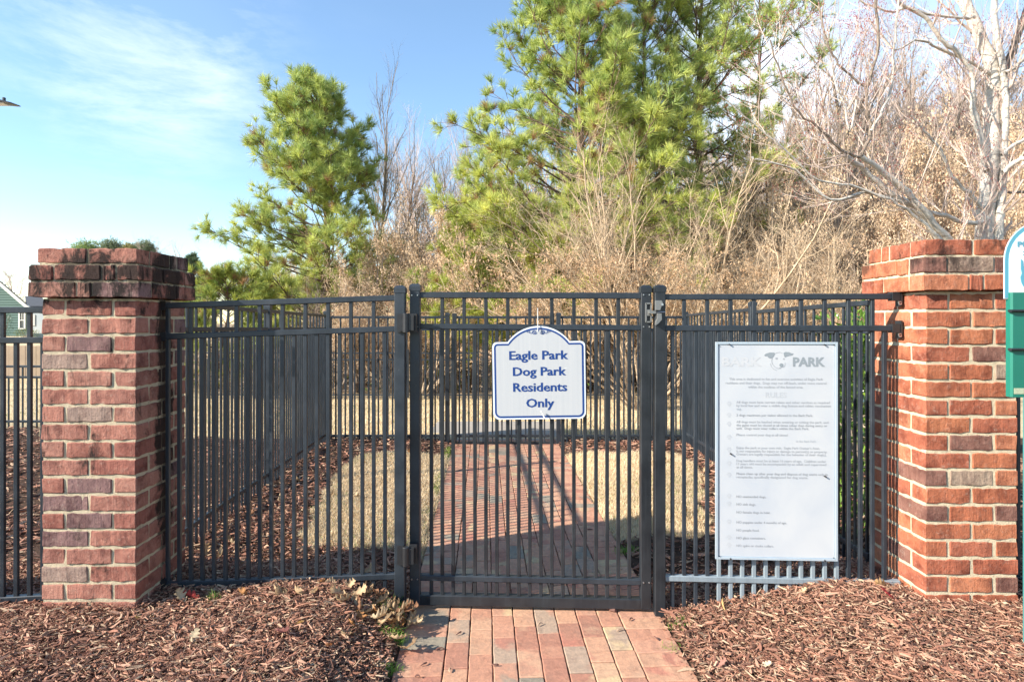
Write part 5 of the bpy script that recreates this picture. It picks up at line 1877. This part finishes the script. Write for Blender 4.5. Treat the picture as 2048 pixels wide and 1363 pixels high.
def limb(px, depth, rad, name, sides=10, twigs=0, tl=.55, up=.35, mat='palebark', lvlprm=None):
    """px = list of (x, y) readings along the limb, depth = (start, end) metres from the camera"""
    n = len(px)
    # smooth resample
    A = np.array([P(a_, b_, depth[0] + (depth[1] - depth[0]) * k / (n - 1)) for k, (a_, b_) in enumerate(px)])
    t = np.linspace(0, n - 1, (n - 1) * 4 + 1)
    pts = []
    for q in t:
        i = min(int(q), n - 2); f = q - i
        p0, p1, p2, p3 = A[max(i - 1, 0)], A[i], A[i + 1], A[min(i + 2, n - 1)]
        pts.append(.5 * ((2 * p1) + (-p0 + p2) * f + (2 * p0 - 5 * p1 + 4 * p2 - p3) * f * f + (-p0 + 3 * p1 - 3 * p2 + p3) * f ** 3))
    pts = np.array(pts)
    pts[1:-1] += g.normal(0, .006, pts[1:-1].shape)
    dm_ = (depth[0] + depth[1]) / 2
    rr_ = np.interp(np.linspace(0, 1, len(pts)), [0, 1], rad) / F * dm_
    rr_ = rr_ * (1 + g.normal(0, .05, len(rr_)))
    wpart(name, MB().tube(pts, rr_, sides), M[mat], mt, True)
    tm = MB(); tips = []
    pr = [(6, .09, .10, 5, .55, .5, .55, 4), (4, .10, .12, 4, .55, .5, .6, 3), (3, .10, .12, 0, 0, 0, 0, 3)]
    for k in range(twigs):
        f = g.uniform(.12, 1.0)
        i = min(int(f * (len(pts) - 1)), len(pts) - 2)
        td = unit(pts[i + 1] - pts[i])
        side = unit(np.cross(td, g.normal(0, 1, 3)))
        nd = unit(td * .55 + side * .75 + np.array((0, 0, up)))
        grow(tm, tips, g, pts[i], nd, tl * g.uniform(.6, 1.35), max(.0035, rr_[i] * .30), 0, pr, None)
    bud_p.extend([(q[0], q[1]) for q in tips])
    return tm


tw = MB()


def merge(m):
    for a_ in m.v:
        pass
    n0 = tw.n
    if not m.v:
        return
    tw.v += m.v
    for k, lst in m.f.items():
        tw.f.setdefault(k, []).extend([q + n0 for q in lst])
    tw.n += m.n


merge(limb([(1976, 1400), (1974, 900), (1974, 560), (1972, 470), (1974, 400), (1984, 300), (1984, 220), (1986, 150), (1958, 70), (1930, 0), (1905, -90)], (6.4, 6.3), (20, 9), 'trunk', 14, 18))
merge(limb([(1996, 640), (1996, 470), (2004, 390), (2009, 300), (2010, 200), (2006, 130), (1992, 60), (1988, -60)], (6.3, 6.2), (7.7, 5.0), 'limb', 10, 12))
merge(limb([(1975, 640), (1945, 545), (1905, 490), (1865, 445), (1815, 385), (1765, 345), (1722, 312)], (6.3, 5.7), (8.4, 5.0), 'limb', 10, 12))
merge(limb([(1965, 700), (1925, 560), (1885, 490), (1840, 425), (1780, 385), (1730, 340), (1700, 318), (1684, 308)], (6.4, 5.9), (8.4, 4.3), 'limb', 10, 12))
merge(limb([(1722, 312), (1742, 268), (1735, 225), (1733, 180), (1755, 95), (1752, 20), (1748, -60)], (5.7, 5.5), (3.7, 2.2), 'limb', 8, 16, mat='greybark'))
merge(limb([(1722, 314), (1690, 306), (1655, 275), (1632, 250), (1590, 215), (1560, 150), (1540, 80)], (5.7, 5.4), (3.2, 1.4), 'limb', 8, 19, mat='greybark'))
merge(limb([(1733, 178), (1700, 150), (1670, 120), (1650, 70), (1635, 0), (1628, -40)], (5.6, 5.5), (2.3, 1.4), 'limb', 8, 16, mat='greybark'))
merge(limb([(1742, 262), (1765, 220), (1784, 170), (1787, 100), (1795, 20), (1800, -40)], (5.6, 5.8), (2.7, 1.7), 'limb', 8, 16, mat='palebark'))
merge(limb([(1712, 200), (1700, 262), (1690, 212), (1672, 170), (1660, 110)], (5.6, 5.6), (2.0, 1.4), 'limb', 6, 8))
merge(limb([(1970, 445), (1930, 445), (1890, 432), (1845, 420), (1790, 400), (1730, 385), (1660, 400), (1590, 340), (1510, 318)], (6.3, 5.6), (5.2, 1.4), 'limb', 8, 19))
merge(limb([(1965, 415), (1935, 385), (1905, 350), (1880, 300), (1850, 262), (1820, 230)], (6.3, 5.9), (3.9, 1.7), 'limb', 8, 12))
merge(limb([(1970, 340), (1955, 250), (1944, 200), (1946, 150), (1915, 105), (1880, 75), (1850, 35), (1800, 5), (1760, -30)], (6.3, 6.0), (5.8, 2.9), 'limb', 10, 19))
merge(limb([(1985, 150), (1930, 120), (1880, 96), (1830, 80), (1790, 100), (1740, 40)], (6.3, 6.0), (3.2, 1.4), 'limb', 8, 12))
merge(limb([(1950, 35), (1920, 36), (1870, 30), (1810, 18), (1770, 22), (1700, -10)], (6.2, 6.0), (3.2, 1.8), 'limb', 8, 12))
merge(limb([(2006, 345), (2030, 325), (2060, 312), (2120, 300)], (6.2, 6.0), (5.2, 4.3), 'limb', 8, 8))
merge(limb([(2005, 310), (2028, 290), (2060, 272), (2120, 240)], (6.2, 6.4), (3.9, 2.9), 'limb', 8, 8))
merge(limb([(2012, 145), (2030, 135), (2060, 110), (2120, 60)], (6.2, 6.2), (3.9, 2.9), 'limb', 8, 9))
merge(limb([(2006, 150), (2024, 105), (2040, 60), (2062, -10)], (6.3, 6.4), (7.1, 6.5), 'limb', 8, 6, mat='greybark'))
merge(limb([(2000, 384), (2030, 384), (2080, 384)], (6.3, 6.3), (2.5, 2.9), 'limb', 8, 0, mat='greybark'))
merge(limb([(1880, 480), (1840, 440), (1780, 400), (1700, 370), (1640, 360), (1570, 300), (1500, 240), (1440, 190)], (6.0, 5.5), (3.2, 1.1), 'limb', 6, 19))
wpart('twigs', tw, plain('rosy_twig', (.66, .51, .42), .8, var=.35, scale=1.5), mt)
bp = np.array([b_[0] for b_ in bud_p]); bd = np.array([b_[1] for b_ in bud_p])
n = len(bp)
sv = np.cross(bd, g.normal(0, 1, (n, 3))); sv /= np.linalg.norm(sv, axis=1, keepdims=True) + 1e-9
uv = np.cross(bd, sv)
V = np.stack([bp - bd * .006, bp + sv * .0035, bp + uv * .0035, bp - sv * .0035, bp - uv * .0035, bp + bd * .012], 1).reshape(-1, 3)
tri = np.array([(0, 2, 1), (0, 3, 2), (0, 4, 3), (0, 1, 4), (5, 1, 2), (5, 2, 3), (5, 3, 4), (5, 4, 1)])
Q = (np.arange(n)[:, None, None] * 6 + tri[None]).reshape(-1, 3)
wpart('buds', MB().add(V, Q, np.tile(np.array((.30, .07, .06)), (len(V), 1))), M['twigs'], mt, kind='stuff')

# ---- evergreen shrub behind the right side fence
def leafy(label, cx_, cy_, h_, rx, ry, n, seed, cols):
    g = np.random.default_rng(seed)
    z0 = float(hgt(cx_, cy_))
    root = thing('evergreen_shrub', label, 'shrub', (cx_, cy_, z0))
    u = g.normal(0, 1, (n, 3)); u /= np.linalg.norm(u, axis=1, keepdims=True)
    u[:, 2] = np.abs(u[:, 2]) * np.sign(g.uniform(-.7, 1, n))
    rad_ = g.uniform(.55, 1.0, (n, 1))
    p = np.array((cx_, cy_, z0 + h_ * .5)) + u * rad_ * np.array((rx, ry, h_ * .5)) * (1 + .15 * np.sin(u[:, :1] * 9) * np.cos(u[:, 2:] * 8))
    d = u + g.normal(0, .5, (n, 3)) + np.array((0, 0, .35))
    d /= np.linalg.norm(d, axis=1, keepdims=True)
    s = np.cross(d, g.normal(0, 1, (n, 3))); s /= np.linalg.norm(s, axis=1, keepdims=True)
    k = np.cross(d, s)
    L = .055 * g.uniform(.6, 1.3, (n, 1))
    V = np.stack([p, p + d * L * .5 + s * L * .24 + k * L * .1, p + d * L, p + d * L * .5 - s * L * .24 + k * L * .1, p + d * L * .5], 1).reshape(-1, 3)
    i = np.arange(n)[:, None] * 5
    T_ = np.concatenate([i + np.array([[0, 1, 4]]), i + np.array([[1, 2, 4]]), i + np.array([[2, 3, 4]]), i + np.array([[3, 0, 4]])])
    t_ = g.uniform(0, 1, (n, 1))
    c = (np.array(cols[0]) * t_ + np.array(cols[1]) * (1 - t_)) * g.uniform(.8, 1.2, (n, 1))
    wpart('foliage', MB().add(V, T_, np.repeat(c, 5, 0)), M['leaf'], root)
    sm = MB()
    for q in range(9):
        a_ = g.uniform(0, 6.28)
        sm.tube([(cx_, cy_, z0), (cx_ + math.cos(a_) * rx * .3, cy_ + math.sin(a_) * ry * .3, z0 + h_ * .4), (cx_ + math.cos(a_) * rx * .7, cy_ + math.sin(a_) * ry * .7, z0 + h_ * .85)], [.012, .009, .004], 5)
    wpart('stem', sm, M['greybark'], root)


leafy('glossy green broadleaf shrub behind the side fence by the orange pillar', 2.36, 3.95, 1.52, .36, .55, 4200, 4, ((.22, .34, .045), (.07, .15, .025)))
leafy('lower glossy shrub farther along the right side fence', 2.55, 4.9, 1.25, .34, .5, 2400, 5, ((.20, .30, .05), (.07, .14, .03)))
leafy('small rounded conifer before the wall of the green house', X(8, 38), 38, 1.9, .5, .5, 900, 6, ((.05, .11, .03), (.03, .07, .02)))
leafy('low pale hedge in front of the far house', X(55, 36), 36, .8, .8, .5, 900, 7, ((.22, .25, .06), (.10, .14, .04)))
